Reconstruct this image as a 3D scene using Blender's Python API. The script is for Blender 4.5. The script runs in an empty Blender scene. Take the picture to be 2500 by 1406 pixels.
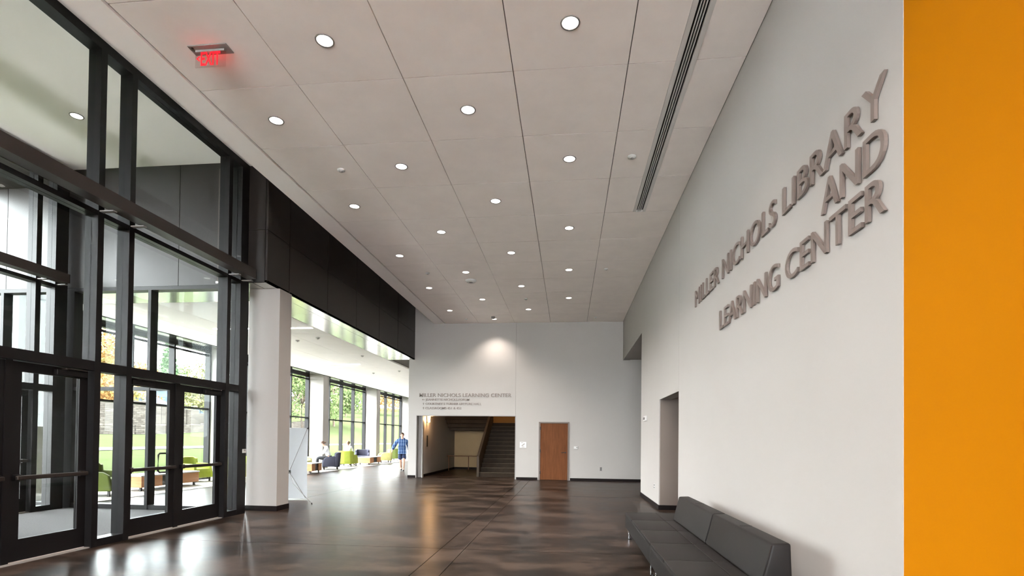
import bpy, bmesh, math, random
from mathutils import Vector, Matrix

# ------------------------------------------------------------------ camera, world, exposure
S = bpy.context.scene
COL = S.collection
CAM_R = Vector((0.99435, 0.10562, 0.01084)); CAM_U = Vector((-0.00919, -0.01606, 0.99983)); CAM_F = Vector((-0.10578, 0.99428, 0.01500))
CAM_C = Vector((0, 0, 1.48)); FPX = 1288.017; PPY = 1053.36
cd = bpy.data.cameras.new('camera'); cam = bpy.data.objects.new('camera', cd); COL.objects.link(cam)
cd.sensor_fit = 'HORIZONTAL'; cd.sensor_width = 36; cd.lens = FPX / 2500 * 36
cd.shift_y = (PPY - 703) / 2500; cd.clip_end = 500; cd.clip_start = 0.05
M = Matrix.Identity(4)
for i in range(3):
    M[i][0] = CAM_R[i]; M[i][1] = CAM_U[i]; M[i][2] = -CAM_F[i]; M[i][3] = CAM_C[i]
cam.matrix_world = M
S.camera = cam

SKY = 14.0
DOWNLIGHT_W = 118.0
w = bpy.data.worlds.new('overcast_sky'); S.world = w; w.use_nodes = True
bgn = w.node_tree.nodes['Background']; bgn.inputs[0].default_value = (0.93, 0.97, 1.0, 1); bgn.inputs[1].default_value = SKY

S.view_settings.view_transform = 'Standard'; S.view_settings.look = 'None'
S.view_settings.exposure = 1.48; S.view_settings.gamma = 1.0; S.view_settings.use_curve_mapping = False
try:
    S.cycles.use_denoising = True
    S.cycles.max_bounces = 10; S.cycles.diffuse_bounces = 5; S.cycles.glossy_bounces = 5
    S.cycles.transparent_max_bounces = 24; S.cycles.transmission_bounces = 6
    S.cycles.sample_clamp_indirect = 14.0; S.cycles.caustics_reflective = True; S.cycles.blur_glossy = 1.0; S.cycles.caustics_refractive = False
except Exception:
    pass

rnd = random.Random(7)

# ------------------------------------------------------------------ materials
def newmat(name):
    m = bpy.data.materials.new(name); m.use_nodes = True
    nt = m.node_tree; return m, nt, nt.nodes['Principled BSDF']
def setp(b, **k):
    for n, v in k.items():
        n = n.replace('_', ' ')
        if n in b.inputs: b.inputs[n].default_value = v
def worldpos(nt):
    g = nt.nodes.new('ShaderNodeNewGeometry'); return g.outputs['Position']
def noise(nt, vec, scale, detail=4, rough=0.55):
    n = nt.nodes.new('ShaderNodeTexNoise'); n.inputs['Scale'].default_value = scale
    n.inputs['Detail'].default_value = detail; n.inputs['Roughness'].default_value = rough
    nt.links.new(vec, n.inputs['Vector']); return n.outputs['Fac']
def ramp(nt, fac, stops):
    r = nt.nodes.new('ShaderNodeValToRGB'); e = r.color_ramp.elements
    while len(e) < len(stops): e.new(0.5)
    for i, (p, c) in enumerate(stops):
        e[i].position = p; e[i].color = (*c, 1)
    nt.links.new(fac, r.inputs[0]); return r.outputs[0]
def bump(nt, b, h, strength=0.1, dist=0.01):
    n = nt.nodes.new('ShaderNodeBump'); n.inputs['Strength'].default_value = strength; n.inputs['Distance'].default_value = dist
    nt.links.new(h, n.inputs['Height']); nt.links.new(n.outputs[0], b.inputs['Normal'])
def mapping(nt, vec, scale):
    m = nt.nodes.new('ShaderNodeMapping'); m.inputs['Scale'].default_value = scale
    nt.links.new(vec, m.inputs['Vector']); return m.outputs[0]
def plain(name, col, rough=0.6, metal=0.0, var=0.06, scale=3.0, bmp=0.0, bscale=60, spec=0.5):
    m, nt, b = newmat(name); setp(b, Roughness=rough, Metallic=metal)
    b.inputs['Specular IOR Level'].default_value = spec
    p = worldpos(nt); f = noise(nt, p, scale)
    a = tuple(max(0, c * (1 - var)) for c in col); d = tuple(min(1, c * (1 + var)) for c in col)
    nt.links.new(ramp(nt, f, [(0.3, a), (0.7, d)]), b.inputs['Base Color'])
    if bmp: bump(nt, b, noise(nt, p, bscale, 6), bmp, 0.003)
    return m
def emit(name, col, s):
    m, nt, b = newmat(name); setp(b, Base_Color=(*col, 1), Roughness=0.4)
    b.inputs['Emission Color'].default_value = (*col, 1); b.inputs['Emission Strength'].default_value = s
    return m
def glassmat(name, tint, refl=1.0):
    m, nt, b = newmat(name); nt.nodes.remove(b); out = nt.nodes['Material Output']
    t = nt.nodes.new('ShaderNodeBsdfTransparent'); t.inputs[0].default_value = (*tint, 1)
    g = nt.nodes.new('ShaderNodeBsdfGlossy'); g.inputs['Roughness'].default_value = 0.0; g.inputs[0].default_value = (0.9, 0.95, 0.93, 1)
    fr = nt.nodes.new('ShaderNodeFresnel'); fr.inputs[0].default_value = 1.5
    geo = nt.nodes.new('ShaderNodeNewGeometry')
    inv = nt.nodes.new('ShaderNodeMath'); inv.operation = 'SUBTRACT'; inv.inputs[0].default_value = 1.0
    nt.links.new(geo.outputs['Backfacing'], inv.inputs[1])
    mu = nt.nodes.new('ShaderNodeMath'); mu.operation = 'MULTIPLY'; mu.use_clamp = True
    sc_ = nt.nodes.new('ShaderNodeMath'); sc_.operation = 'MULTIPLY'; sc_.inputs[1].default_value = refl
    nt.links.new(fr.outputs[0], sc_.inputs[0]); nt.links.new(sc_.outputs[0], mu.inputs[0]); nt.links.new(inv.outputs[0], mu.inputs[1])
    mx = nt.nodes.new('ShaderNodeMixShader'); nt.links.new(mu.outputs[0], mx.inputs[0])
    nt.links.new(t.outputs[0], mx.inputs[1]); nt.links.new(g.outputs[0], mx.inputs[2]); nt.links.new(mx.outputs[0], out.inputs[0])
    return m

MT = {}
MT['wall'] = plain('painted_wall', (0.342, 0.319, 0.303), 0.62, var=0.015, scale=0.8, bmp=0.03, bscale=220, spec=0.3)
MT['corridor'] = plain('shaded_wall_paint', (0.19, 0.152, 0.130), 0.65, var=0.02, scale=0.8, bmp=0.03, bscale=220, spec=0.3)  # wall paint darkened: the shade of the side passages is put into the colour
MT['tile'] = plain('ceiling_tile', (0.86, 0.79, 0.755), 0.85, var=0.03, scale=2.5, bmp=0.15, bscale=400, spec=0.2)
MT['plaster'] = plain('ceiling_plaster', (0.93, 0.88, 0.86), 0.75, var=0.015, scale=1.0, spec=0.2)
MT['void'] = plain('dark_plenum', (0.10, 0.085, 0.075), 0.9)
MT['loungeceil'] = plain('lounge_ceiling', (0.95, 0.91, 0.90), 0.8, var=0.02, scale=2, spec=0.2)
MT['orange'] = plain('orange_paint', (0.385, 0.131, 0.0), 0.7, var=0.02, scale=0.7, bmp=0.03, bscale=220, spec=0.05)
MT['frame'] = plain('bronze_frame', (0.0050, 0.0040, 0.0043), 0.42, metal=0.0, var=0.08, scale=2, spec=0.22)
MT['tube'] = plain('bronze_tube', (0.030, 0.022, 0.020), 0.45, var=0.08, scale=2, spec=0.4)
MT['panel'] = plain('bronze_panel', (0.015, 0.0108, 0.0094), 0.40, var=0.12, scale=1.2, spec=0.35)
MT['panelday'] = MT['panel']
MT['soffit'] = plain('brushed_soffit_metal', (0.62, 0.63, 0.60), 0.16, metal=1.0, var=0.04, scale=1.5)
MT['base'] = plain('black_rubber_base', (0.008, 0.005, 0.005), 0.6, var=0.1, scale=6, spec=0.1)
MT['letter'] = plain('taupe_letter', (0.155, 0.120, 0.105), 0.45, var=0.03, scale=5)
MT['letterside'] = MT['letter']
MT['white'] = plain('white_plastic', (0.50, 0.49, 0.48), 0.4, var=0.01)
MT['grey'] = plain('grey_metal', (0.22, 0.205, 0.198), 0.5, metal=0.0, var=0.04, spec=0.2)
MT['trimgrey'] = plain('painted_frame_grey', (0.15, 0.125, 0.112), 0.5, var=0.03, spec=0.1)
MT['black'] = plain('black_plastic', (0.008, 0.008, 0.008), 0.45, var=0.1)
MT['chrome'] = plain('chrome', (0.82, 0.82, 0.84), 0.12, metal=1.0, var=0.01)
MT['slat'] = plain('white_slat', (0.62, 0.59, 0.57), 0.5, var=0.01)
MT['lens'] = emit('lamp_lens', (1.0, 0.93, 0.84), 3.2)
MT['linear'] = emit('linear_lamp', (1.0, 0.98, 0.94), 14.0)
MT['red'] = emit('red_led', (1.0, 0.004, 0.012), 0.42)
MT['sconce'] = emit('sconce_glow', (1.0, 0.62, 0.25), 7.0)
MT['glass'] = glassmat('clear_glass', (0.965, 0.975, 0.972), 0.5)
MT['glassout'] = glassmat('outer_glass', (0.965, 0.98, 0.975), 0.5)
MT['glasscross'] = glassmat('cross_wall_glass', (0.965, 0.975, 0.972), 0.15)
MT['acrylic'] = glassmat('clear_acrylic', (0.93, 0.9, 0.9), 1.0)
MT['cream'] = plain('cream_paint', (0.32, 0.225, 0.115), 0.7, var=0.03)
MT['ochre'] = plain('ochre_paint', (0.22, 0.105, 0.02), 0.7, var=0.04)
MT['stairdark'] = plain('painted_stair_steel', (0.045, 0.034, 0.026), 0.55, var=0.1, spec=0.05)
MT['tread'] = plain('stair_tread', (0.022, 0.0145, 0.0095), 0.5, var=0.2, scale=6, spec=0.05)
MT['nosing'] = plain('stair_nosing', (0.10, 0.078, 0.055), 0.5, var=0.05, spec=0.05)
MT['rail'] = plain('brown_handrail', (0.13, 0.06, 0.03), 0.4, var=0.1)
MT['handle'] = plain('dark_bronze_handle', (0.018, 0.013, 0.011), 0.4, metal=0.0, var=0.05, spec=0.25)
MT['skin'] = plain('skin', (0.50, 0.30, 0.22), 0.55, var=0.05)
MT['hair'] = plain('brown_hair', (0.06, 0.028, 0.015), 0.6, var=0.3, scale=40)
MT['hairlight'] = plain('light_brown_hair', (0.20, 0.13, 0.07), 0.6, var=0.3, scale=40)
MT['navy'] = plain('navy_shorts', (0.012, 0.022, 0.07), 0.8, var=0.2, scale=10)
MT['trouser'] = plain('charcoal_trousers', (0.03, 0.03, 0.034), 0.85, var=0.2, scale=10)
MT['hoodiewhite'] = plain('white_hoodie', (0.83, 0.84, 0.87), 0.85, var=0.04, scale=10)
MT['shoe'] = plain('dark_shoe', (0.03, 0.028, 0.026), 0.6, var=0.2, scale=10)
MT['sole'] = plain('pale_sole', (0.6, 0.58, 0.55), 0.6)
MT['teal'] = plain('teal_bag', (0.006, 0.07, 0.075), 0.7, var=0.2, scale=12)
for n, c in dict(lime=(0.25, 0.29, 0.035), olive=(0.065, 0.082, 0.012), pale=(0.504, 0.476, 0.182), charcoal=(0.038, 0.038, 0.059)).items():
    MT[n] = plain(n + '_upholstery', c, 0.8, var=0.08, scale=8, bmp=0.2, bscale=500, spec=0.3)
MT['leg'] = plain('dark_wood_leg', (0.02, 0.015, 0.012), 0.5)
MT['banner'] = plain('white_banner_back', (0.50, 0.51, 0.53), 0.6, var=0.01)
MT['terrace'] = plain('pale_terrace', (0.80, 0.75, 0.72), 0.9, var=0.05, spec=0.0)

# polished concrete
m, nt, b = newmat('polished_concrete'); MT['concrete'] = m
p = worldpos(nt)
n1 = noise(nt, mapping(nt, p, (0.7, 1.0, 1)), 1.5, 7, 0.58); n2 = noise(nt, mapping(nt, p, (1, 1.4, 1)), 5.0, 6, 0.6)
mixn = nt.nodes.new('ShaderNodeMath'); mixn.operation = 'MULTIPLY_ADD'; mixn.inputs[1].default_value = 0.35
nt.links.new(n2, mixn.inputs[0]); nt.links.new(n1, mixn.inputs[2])
nt.links.new(ramp(nt, mixn.outputs[0], [(0.57, (0.0075, 0.0048, 0.0035)), (0.67, (0.0200, 0.0131, 0.0098)), (0.79, (0.044, 0.0303, 0.0235))]), b.inputs['Base Color'])
rr = nt.nodes.new('ShaderNodeMapRange'); rr.inputs[1].default_value = 0.35; rr.inputs[2].default_value = 0.75; rr.inputs[3].default_value = 0.28; rr.inputs[4].default_value = 0.34
nt.links.new(n1, rr.inputs[0]); nt.links.new(rr.outputs[0], b.inputs['Roughness'])
b.inputs['Specular IOR Level'].default_value = 0.045
bump(nt, b, noise(nt, p, 9, 3), 0.035, 0.01)

# entrance mat / lounge carpet
MT['mat'] = plain('walk_off_carpet', (0.072, 0.070, 0.070), 0.95, var=0.35, scale=90, bmp=0.6, bscale=300, spec=0.1)
MT['rug'] = plain('lounge_carpet', (0.40, 0.375, 0.34), 0.95, var=0.12, scale=30, bmp=0.4, bscale=200, spec=0.1)

# wood
def wood(name, a, c, axis_scale):
    m, nt, b = newmat(name); setp(b, Roughness=0.5, Specular_IOR_Level=0.08)
    v = mapping(nt, worldpos(nt), axis_scale)
    f = noise(nt, v, 6.0, 7, 0.62)
    nt.links.new(ramp(nt, f, [(0.3, a), (0.72, c)]), b.inputs['Base Color'])
    return m
MT['wood'] = wood('door_veneer', (0.088, 0.028, 0.008), (0.135, 0.047, 0.016), (5, 5, 0.35))
MT['tablewood'] = wood('cherry_veneer', (0.40, 0.18, 0.085), (0.52, 0.27, 0.14), (0.5, 0.5, 4))

# leather for bench
MT['leather'] = plain('charcoal_leather', (0.0118, 0.0100, 0.0097), 0.48, var=0.1, scale=4, bmp=0.15, bscale=260, spec=0.15)
MT['leatherback'] = MT['leather']

# baja hoodie
m, nt, b = newmat('woven_blue_hoodie'); MT['baja'] = m; setp(b, Roughness=0.9)
tc = nt.nodes.new('ShaderNodeTexCoord')
wv = nt.nodes.new('ShaderNodeTexWave'); wv.bands_direction = 'X'; wv.inputs['Scale'].default_value = 3.2; wv.inputs['Distortion'].default_value = 1.5
wv2 = nt.nodes.new('ShaderNodeTexWave'); wv2.bands_direction = 'Z'; wv2.inputs['Scale'].default_value = 2.2; wv2.inputs['Distortion'].default_value = 1.0
nt.links.new(tc.outputs['Object'], wv.inputs[0]); nt.links.new(tc.outputs['Object'], wv2.inputs[0])
mu0 = nt.nodes.new('ShaderNodeMath'); mu0.operation = 'MULTIPLY'; mu0.inputs[1].default_value = 0.72; nt.links.new(wv.outputs['Fac'], mu0.inputs[0])
mu = nt.nodes.new('ShaderNodeMath'); mu.operation = 'MULTIPLY_ADD'; mu.inputs[1].default_value = 0.28; nt.links.new(wv2.outputs['Fac'], mu.inputs[0]); nt.links.new(mu0.outputs[0], mu.inputs[2])
nt.links.new(ramp(nt, mu.outputs[0], [(0.0, (0.008, 0.02, 0.07)), (0.3, (0.012, 0.06, 0.19)), (0.55, (0.06, 0.12, 0.27)), (0.95, (0.17, 0.22, 0.32))]), b.inputs['Base Color'])

# outdoors
m, nt, b = newmat('lawn_grass'); MT['lawn'] = m; setp(b, Roughness=0.95, Specular_IOR_Level=0.0); p = worldpos(nt)
nt.links.new(ramp(nt, noise(nt, p, 1.3, 8, 0.7), [(0.3, (0.029, 0.037, 0.015)), (0.7, (0.041, 0.048, 0.023))]), b.inputs['Base Color'])
bump(nt, b, noise(nt, p, 25, 4), 0.6, 0.05)
MT['path'] = plain('pale_path', (0.16, 0.155, 0.145), 0.9, var=0.05, spec=0.0)
m, nt, b = newmat('field_stone'); MT['stone'] = m; setp(b, Roughness=0.95, Specular_IOR_Level=0.0)
p = worldpos(nt)
sx = nt.nodes.new('ShaderNodeSeparateXYZ'); nt.links.new(p, sx.inputs[0]); cx = nt.nodes.new('ShaderNodeCombineXYZ')
nt.links.new(sx.outputs[1], cx.inputs[0]); nt.links.new(sx.outputs[2], cx.inputs[1])
br = nt.nodes.new('ShaderNodeTexBrick'); nt.links.new(cx.outputs[0], br.inputs['Vector'])
br.inputs['Color1'].default_value = (0.075, 0.066, 0.056, 1); br.inputs['Color2'].default_value = (0.04, 0.034, 0.029, 1); br.inputs['Mortar'].default_value = (0.02, 0.018, 0.016, 1)
br.inputs['Scale'].default_value = 1.6; br.inputs['Mortar Size'].default_value = 0.03; br.inputs['Bias'].default_value = 0.0
br.inputs['Brick Width'].default_value = 0.9; br.inputs['Row Height'].default_value = 0.28
nt.links.new(br.outputs[0], b.inputs['Base Color']); bump(nt, b, br.outputs['Fac'], -0.6, 0.05)
MT['bark'] = plain('bark', (0.12, 0.085, 0.06), 0.95, var=0.3, scale=6)
for n, a, c in [('leaforange', (0.128, 0.0566, 0.0223), (0.2342, 0.1428, 0.0514)), ('leafyellow', (0.1467, 0.1294, 0.038), (0.2409, 0.2123, 0.0753)),
                ('leafgreen', (0.0357, 0.0528, 0.0186), (0.0916, 0.1201, 0.0487)), ('leafdark', (0.0264, 0.0465, 0.0235), (0.0733, 0.1134, 0.0562)), ('leafmixed', (0.069, 0.0805, 0.029), (0.1694, 0.158, 0.0723))]:
    m, nt, b = newmat(n); setp(b, Roughness=0.8, Specular_IOR_Level=0.0); MT[n] = m
    nt.links.new(ramp(nt, noise(nt, worldpos(nt), 1.1, 4, 0.7), [(0.3, a), (0.7, c)]), b.inputs['Base Color'])
MT['housewall'] = plain('blue_grey_siding', (0.05, 0.07, 0.11), 0.8, var=0.08, spec=0.0)
MT['houseroof'] = plain('grey_shingle', (0.10, 0.115, 0.135), 0.9, var=0.1, spec=0.0)

# ------------------------------------------------------------------ builders
WL = {}                                                            # world location of each object's origin
def worldloc(o): return WL.get(o.name, Vector((0, 0, 0))) if o else Vector((0, 0, 0))
def link(o, parent=None, loc=Vector((0, 0, 0))):
    COL.objects.link(o); loc = Vector(loc)
    if parent: o.parent = parent
    o.location = loc - worldloc(parent); WL[o.name] = loc
    return o
def tag(o, label, cat, group=None, kind=None):
    if label: o['label'] = label
    if cat: o['category'] = cat
    if group: o['group'] = group
    if kind: o['kind'] = kind
    return o
def thing(name, label, cat, loc=(0, 0, 0), group=None, kind=None):
    return tag(link(bpy.data.objects.new(name, None), None, loc), label, cat, group, kind)
def finish(name, bm, mat, parent=None, smooth=False):
    bm.normal_update()
    vs = [v.co for v in bm.verts]
    lo = Vector([min(v[i] for v in vs) for i in range(3)]); hi = Vector([max(v[i] for v in vs) for i in range(3)])
    base = Vector(((lo.x + hi.x) / 2, (lo.y + hi.y) / 2, lo.z))
    for v in bm.verts: v.co -= base
    me = bpy.data.meshes.new(name); bm.to_mesh(me); bm.free()
    for mm in (mat if isinstance(mat, (list, tuple)) else [mat]): me.materials.append(MT[mm] if isinstance(mm, str) else mm)
    if smooth:
        for pl in me.polygons: pl.use_smooth = True
    return link(bpy.data.objects.new(name, me), parent, base)
def addbox(bm, x0, x1, y0, y1, z0, z1, bev=0.0, seg=1):
    t = bmesh.new()
    vs = [t.verts.new((x, y, z)) for x in (x0, x1) for y in (y0, y1) for z in (z0, z1)]
    for f in ((0, 1, 3, 2), (4, 6, 7, 5), (0, 4, 5, 1), (2, 3, 7, 6), (0, 2, 6, 4), (1, 5, 7, 3)): t.faces.new([vs[i] for i in f])
    bmesh.ops.recalc_face_normals(t, faces=t.faces)
    if bev: bmesh.ops.bevel(t, geom=t.edges[:], offset=bev, segments=seg, profile=0.6, affect='EDGES')
    mergeinto(bm, t)
def mergeinto(bm, t):
    mp = {v: bm.verts.new(v.co) for v in t.verts}
    for f in t.faces:
        nf = bm.faces.new([mp[v] for v in f.verts]); nf.smooth = f.smooth; nf.material_index = f.material_index
    t.free()
def box(name, x0, x1, y0, y1, z0, z1, mat, parent=None, bev=0.0, seg=1):
    bm = bmesh.new(); addbox(bm, x0, x1, y0, y1, z0, z1, bev, seg); return finish(name, bm, mat, parent)
def boxes(name, lst, mat, parent=None, bev=0.0):
    bm = bmesh.new()
    for l in lst: addbox(bm, *l, bev)
    return finish(name, bm, mat, parent)
def addprism(bm, pts, axis, t0, t1, bev=0.0, seg=2):
    """pts: 2-D outline; axis 'X': pts=(y,z); 'Y': pts=(x,z); 'Z': pts=(x,y)"""
    t = bmesh.new()
    def P(a, c, h): return {'X': (h, a, c), 'Y': (a, h, c), 'Z': (a, c, h)}[axis]
    A = [t.verts.new(P(a, c, t0)) for a, c in pts]; B = [t.verts.new(P(a, c, t1)) for a, c in pts]
    t.faces.new(A); t.faces.new(B)
    n = len(pts)
    for i in range(n): t.faces.new((A[i], A[(i + 1) % n], B[(i + 1) % n], B[i]))
    bmesh.ops.recalc_face_normals(t, faces=t.faces)
    if bev: bmesh.ops.bevel(t, geom=t.edges[:], offset=bev, segments=seg, profile=0.6, affect='EDGES')
    mergeinto(bm, t)
def prism(name, pts, axis, t0, t1, mat, parent=None, bev=0.0, seg=2):
    bm = bmesh.new(); addprism(bm, pts, axis, t0, t1, bev, seg); return finish(name, bm, mat, parent)
def addtube(bm, pts, r, n=10, caps=True, r2=None):
    pts = [Vector(q) for q in pts]; rings = []
    for i, q in enumerate(pts):
        d = (pts[min(i + 1, len(pts) - 1)] - pts[max(i - 1, 0)]).normalized()
        a = d.cross(Vector((0, 0, 1)))
        if a.length < 1e-3: a = d.cross(Vector((0, 1, 0)))
        a.normalize(); c = d.cross(a)
        rad = r if r2 is None else r + (r2 - r) * i / (len(pts) - 1)
        rings.append([bm.verts.new(q + (a * math.cos(2 * math.pi * k / n) + c * math.sin(2 * math.pi * k / n)) * rad) for k in range(n)])
    for i in range(len(rings) - 1):
        for k in range(n):
            f = bm.faces.new((rings[i][k], rings[i][(k + 1) % n], rings[i + 1][(k + 1) % n], rings[i + 1][k])); f.smooth = True
    if caps:
        bm.faces.new(rings[0][::-1]); bm.faces.new(rings[-1])
def tube(name, pts, r, mat, parent=None, n=10, r2=None):
    bm = bmesh.new(); addtube(bm, pts, r, n, True, r2); bmesh.ops.recalc_face_normals(bm, faces=bm.faces); return finish(name, bm, mat, parent)
def addlathe(bm, prof, cx, cy, n=24):
    """prof: list of (radius, z) ; closed where radius = 0"""
    rings = []
    for r, z in prof:
        if r <= 1e-6: rings.append([bm.verts.new((cx, cy, z))])
        else: rings.append([bm.verts.new((cx + r * math.cos(2 * math.pi * k / n), cy + r * math.sin(2 * math.pi * k / n), z)) for k in range(n)])
    for a, c in zip(rings, rings[1:]):
        for k in range(n):
            q = [a[k % len(a)], a[(k + 1) % len(a)], c[(k + 1) % len(c)], c[k % len(c)]]
            u = []
            for v in q:
                if v not in u: u.append(v)
            if len(u) > 2:
                f = bm.faces.new(u); f.smooth = True
    bmesh.ops.recalc_face_normals(bm, faces=bm.faces)
def lathe(name, prof, cx, cy, mat, parent=None, n=24):
    bm = bmesh.new(); addlathe(bm, prof, cx, cy, n); return finish(name, bm, mat, parent)
def copytree(o, loc, rotz=0.0, parent=None):
    c = o.copy(); COL.objects.link(c)
    if parent: c.parent = parent
    else:
        c.location = loc; c.rotation_euler = (0, 0, rotz); WL[c.name] = Vector(loc)
    for ch in o.children: copytree(ch, None, 0, c)
    return c
def at(px, py, axis, val):
    """photo pixel -> point on the plane axis = val"""
    d = CAM_F + CAM_R * ((px - 1250) / FPX) - CAM_U * ((py - PPY) / FPX)
    return CAM_C + d * ((val - CAM_C[axis]) / d[axis])

# ------------------------------------------------------------------ dimensions (metres; x right, y into the hall, z up)
ZC = 5.815; T = 1.33339; TX0 = -3.3509; TY0 = 4.7799
YB = 19.447; XR = 1.96; XS = -6.2; XO = -10.1; YT = 9.66; ZV = 6.87; ZL = 4.46
XBEAM = -5.80; XP = -11.6; XW = -12.45; YN = -10.0; YF = 46.0
ST = 'structure'

# ------------------------------------------------------------------ floor
floor = box('floor', -12.6, 6.0, YN, YF, -0.30, -0.012, 'base'); tag(floor, 'dark polished concrete floor of the entrance hall and lounge', 'floor', None, ST)
xc = [-12.6, -6.36, -1.69, -1.37, 6.0]; yc = [YN, -7.0, 0.0, 7.0, 14.01, 21.0, 28.0, 36.0, YF]
for i in range(len(xc) - 1):
    for j in range(len(yc) - 1):
        box('slab', xc[i] + 0.0045, xc[i + 1] - 0.0045, yc[j] + 0.0045, yc[j + 1] - 0.0045, -0.03, 0.0, 'concrete', floor)
tag(box('entrance_mat', -10.0, -6.42, 3.12, 9.64, 0.0, 0.012, 'mat'), 'grey walk-off carpet covering the glazed vestibule floor', 'carpet', None, ST)
tag(box('lounge_carpet', -12.4, -10.35, 10.3, 44.0, 0.0, 0.010, 'rug'), 'beige carpet strip under the lounge seating by the windows', 'carpet', None, ST)

# ------------------------------------------------------------------ ceiling of the hall
ceil = box('ceiling', -4.95, XR + 0.2, YN, YB + 0.1, ZC + 0.035, ZC + 1.0, 'void'); tag(ceil, 'suspended ceiling of large square pale grey tiles over the hall', 'ceiling', None, ST)
edges = [-4.64, TX0, TX0 + T, TX0 + 2 * T, TX0 + 3 * T, XR - 0.008]
G = 0.0055
VENT = (1.185, 1.412, 0.5, TY0 + 4 * T - 0.006)
for r in range(-3, 11):
    y0 = TY0 + r * T; y1 = y0 + T
    for c in range(5):
        x0, x1 = edges[c], edges[c + 1]
        parts = [(x0, x1)]
        if c == 4 and r <= 3: parts = [(x0, VENT[0] - 0.002), (VENT[1] + 0.002, x1)]
        for a, d in parts:
            ga = G if a == x0 else 0.0; gd = G if d == x1 and c < 4 else 0.0
            box('ceiling_tile', a + ga, d - gd, y0 + G, y1 - G, ZC, ZC + 0.034, 'tile', ceil)
box('ceiling_tile', edges[0], edges[5], YN, TY0 - 3 * T - G, ZC, ZC + 0.034, 'tile', ceil)
box('plaster_border', -5.07, -4.675, YN, YB, ZC, ZC + 0.034, 'plaster', ceil)
box('cove_fascia', -5.07, -4.95, YN, YB, ZC + 0.0345, 6.75, 'plaster', ceil)
box('cove_ceiling', -6.5, -5.07, YN, YB + 0.1, 6.74, 6.82, 'plaster', ceil)

# linear slot diffuser
v = thing('linear_air_diffuser', 'long white linear air diffuser with black slots set in the ceiling beside the lettered wall', 'air vent', ((VENT[0] + VENT[1]) / 2, 6.0, ZC))
vx0, vx1, vy0, vy1 = VENT
boxes('frame', [(vx0, vx0 + 0.055, vy0, vy1, ZC - 0.006, ZC + 0.03), (vx1 - 0.055, vx1, vy0, vy1, ZC - 0.006, ZC + 0.03), (vx0 + 0.055, vx1 - 0.055, vy1 - 0.012, vy1, ZC - 0.006, ZC + 0.03)], 'slat', v)
pitch = (vx1 - vx0 - 0.11) / 4
for k in range(1, 4):
    xx = vx0 + 0.055 + k * pitch; box('slat', xx - 0.005, xx + 0.005, vy0, vy1 - 0.012, ZC - 0.004, ZC + 0.03, 'slat', v)
box('plenum', vx0 + 0.055, vx1 - 0.055, vy0, vy1 - 0.012, ZC + 0.0305, ZC + 0.034, 'base', v)

# ------------------------------------------------------------------ right wall with openings
wr = thing('wall_right', 'tall off-white painted wall carrying the large raised lettering', 'wall', (2.1, 10, 0), None, ST)
box('wall_panel', XR, XR + 0.24, 3.33, 9.682, 0, 5.95, 'wall', wr)
boxes('wall_panel', [(XR, XR + 0.24, 9.688, 11.69, 2.375, 5.95), (XR, XR + 3.5, 11.69, 14.55, 0, 4.40), (XR, XR + 0.24, 11.69, 14.55, 4.40, 5.95), (XR, XR + 0.24, 14.55, YB, 4.40, 5.95)], 'wall', wr)
box('joint_backing', XR + 0.05, XR + 0.2, 9.68, 9.69, 2.4, 5.9, 'void', wr)
tag(box('wall_orange', XR + 0.004, XR + 0.24, YN, 3.33, 0, 5.95, 'orange'), 'bright orange painted wall at the right edge of the view', 'wall', None, ST)
co = thing('wall_corridor', 'walls and low ceilings of the side passages off the right wall, shade put into the paint colour', 'wall', (4.5, 12, 0), None, ST)
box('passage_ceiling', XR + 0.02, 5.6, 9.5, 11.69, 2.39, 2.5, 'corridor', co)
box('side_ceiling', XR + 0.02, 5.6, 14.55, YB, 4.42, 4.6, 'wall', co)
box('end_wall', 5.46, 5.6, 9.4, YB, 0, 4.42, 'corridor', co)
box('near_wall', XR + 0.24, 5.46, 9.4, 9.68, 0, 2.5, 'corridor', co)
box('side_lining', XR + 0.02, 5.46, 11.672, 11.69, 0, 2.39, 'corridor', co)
br_ = thing('baseboard_right', 'black rubber baseboard along the foot of the right wall', 'baseboard', (2, 8, 0), None, ST)
for (a, c) in ((3.3, 9.68), (11.67, 14.56)): box('baseboard', XR - 0.012, XR, a, c, 0, 0.10, 'base', br_)
box('baseboard', XR - 0.012, 5.4, 11.66, 11.672, 0, 0.10, 'base', br_)

# ------------------------------------------------------------------ back wall
wb = thing('wall_back', 'off-white end wall of the hall with the stair opening and wooden door', 'wall', (-2, YB, 0), None, ST)
boxes('wall_panel', [(-6.02, -5.70, YB, YB + 0.25, 0, 6.74), (-5.70, -1.953, YB, YB + 0.25, 2.35, 6.74)], 'wall', wb)
boxes('wall_panel', [(-1.947, -1.05, YB, YB + 0.25, 0, 6.74), (-1.05, 0.02, YB, YB + 0.25, 2.12, 6.74), (0.02, 5.6, YB, YB + 0.25, 0, 6.74)], 'wall', wb)
box('joint_backing', -1.96, -1.94, YB + 0.03, YB + 0.2, 2.36, 6.7, 'void', wb)
bb = thing('baseboard_back', 'black baseboard along the foot of the end wall', 'baseboard', (-2, YB, 0), None, ST)
for (a, c) in ((-6.03, -5.72), (-1.90, -1.11), (0.08, 5.46)): box('baseboard', a, c, YB - 0.012, YB, 0, 0.09, 'base', bb)
tr = thing('trim_1', 'grey metal trim around the stair opening', 'trim', (-3.8, YB, 0), None, ST)
boxes('jamb', [(-5.715, -5.69, YB - 0.008, YB + 0.27, 0, 2.36)], 'grey', tr); boxes('jamb', [(-1.955, -1.93, YB - 0.008, YB + 0.27, 0, 2.36)], 'grey', tr)
box('head', -5.69, -1.955, YB - 0.008, YB + 0.27, 2.335, 2.36, 'grey', tr)
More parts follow.
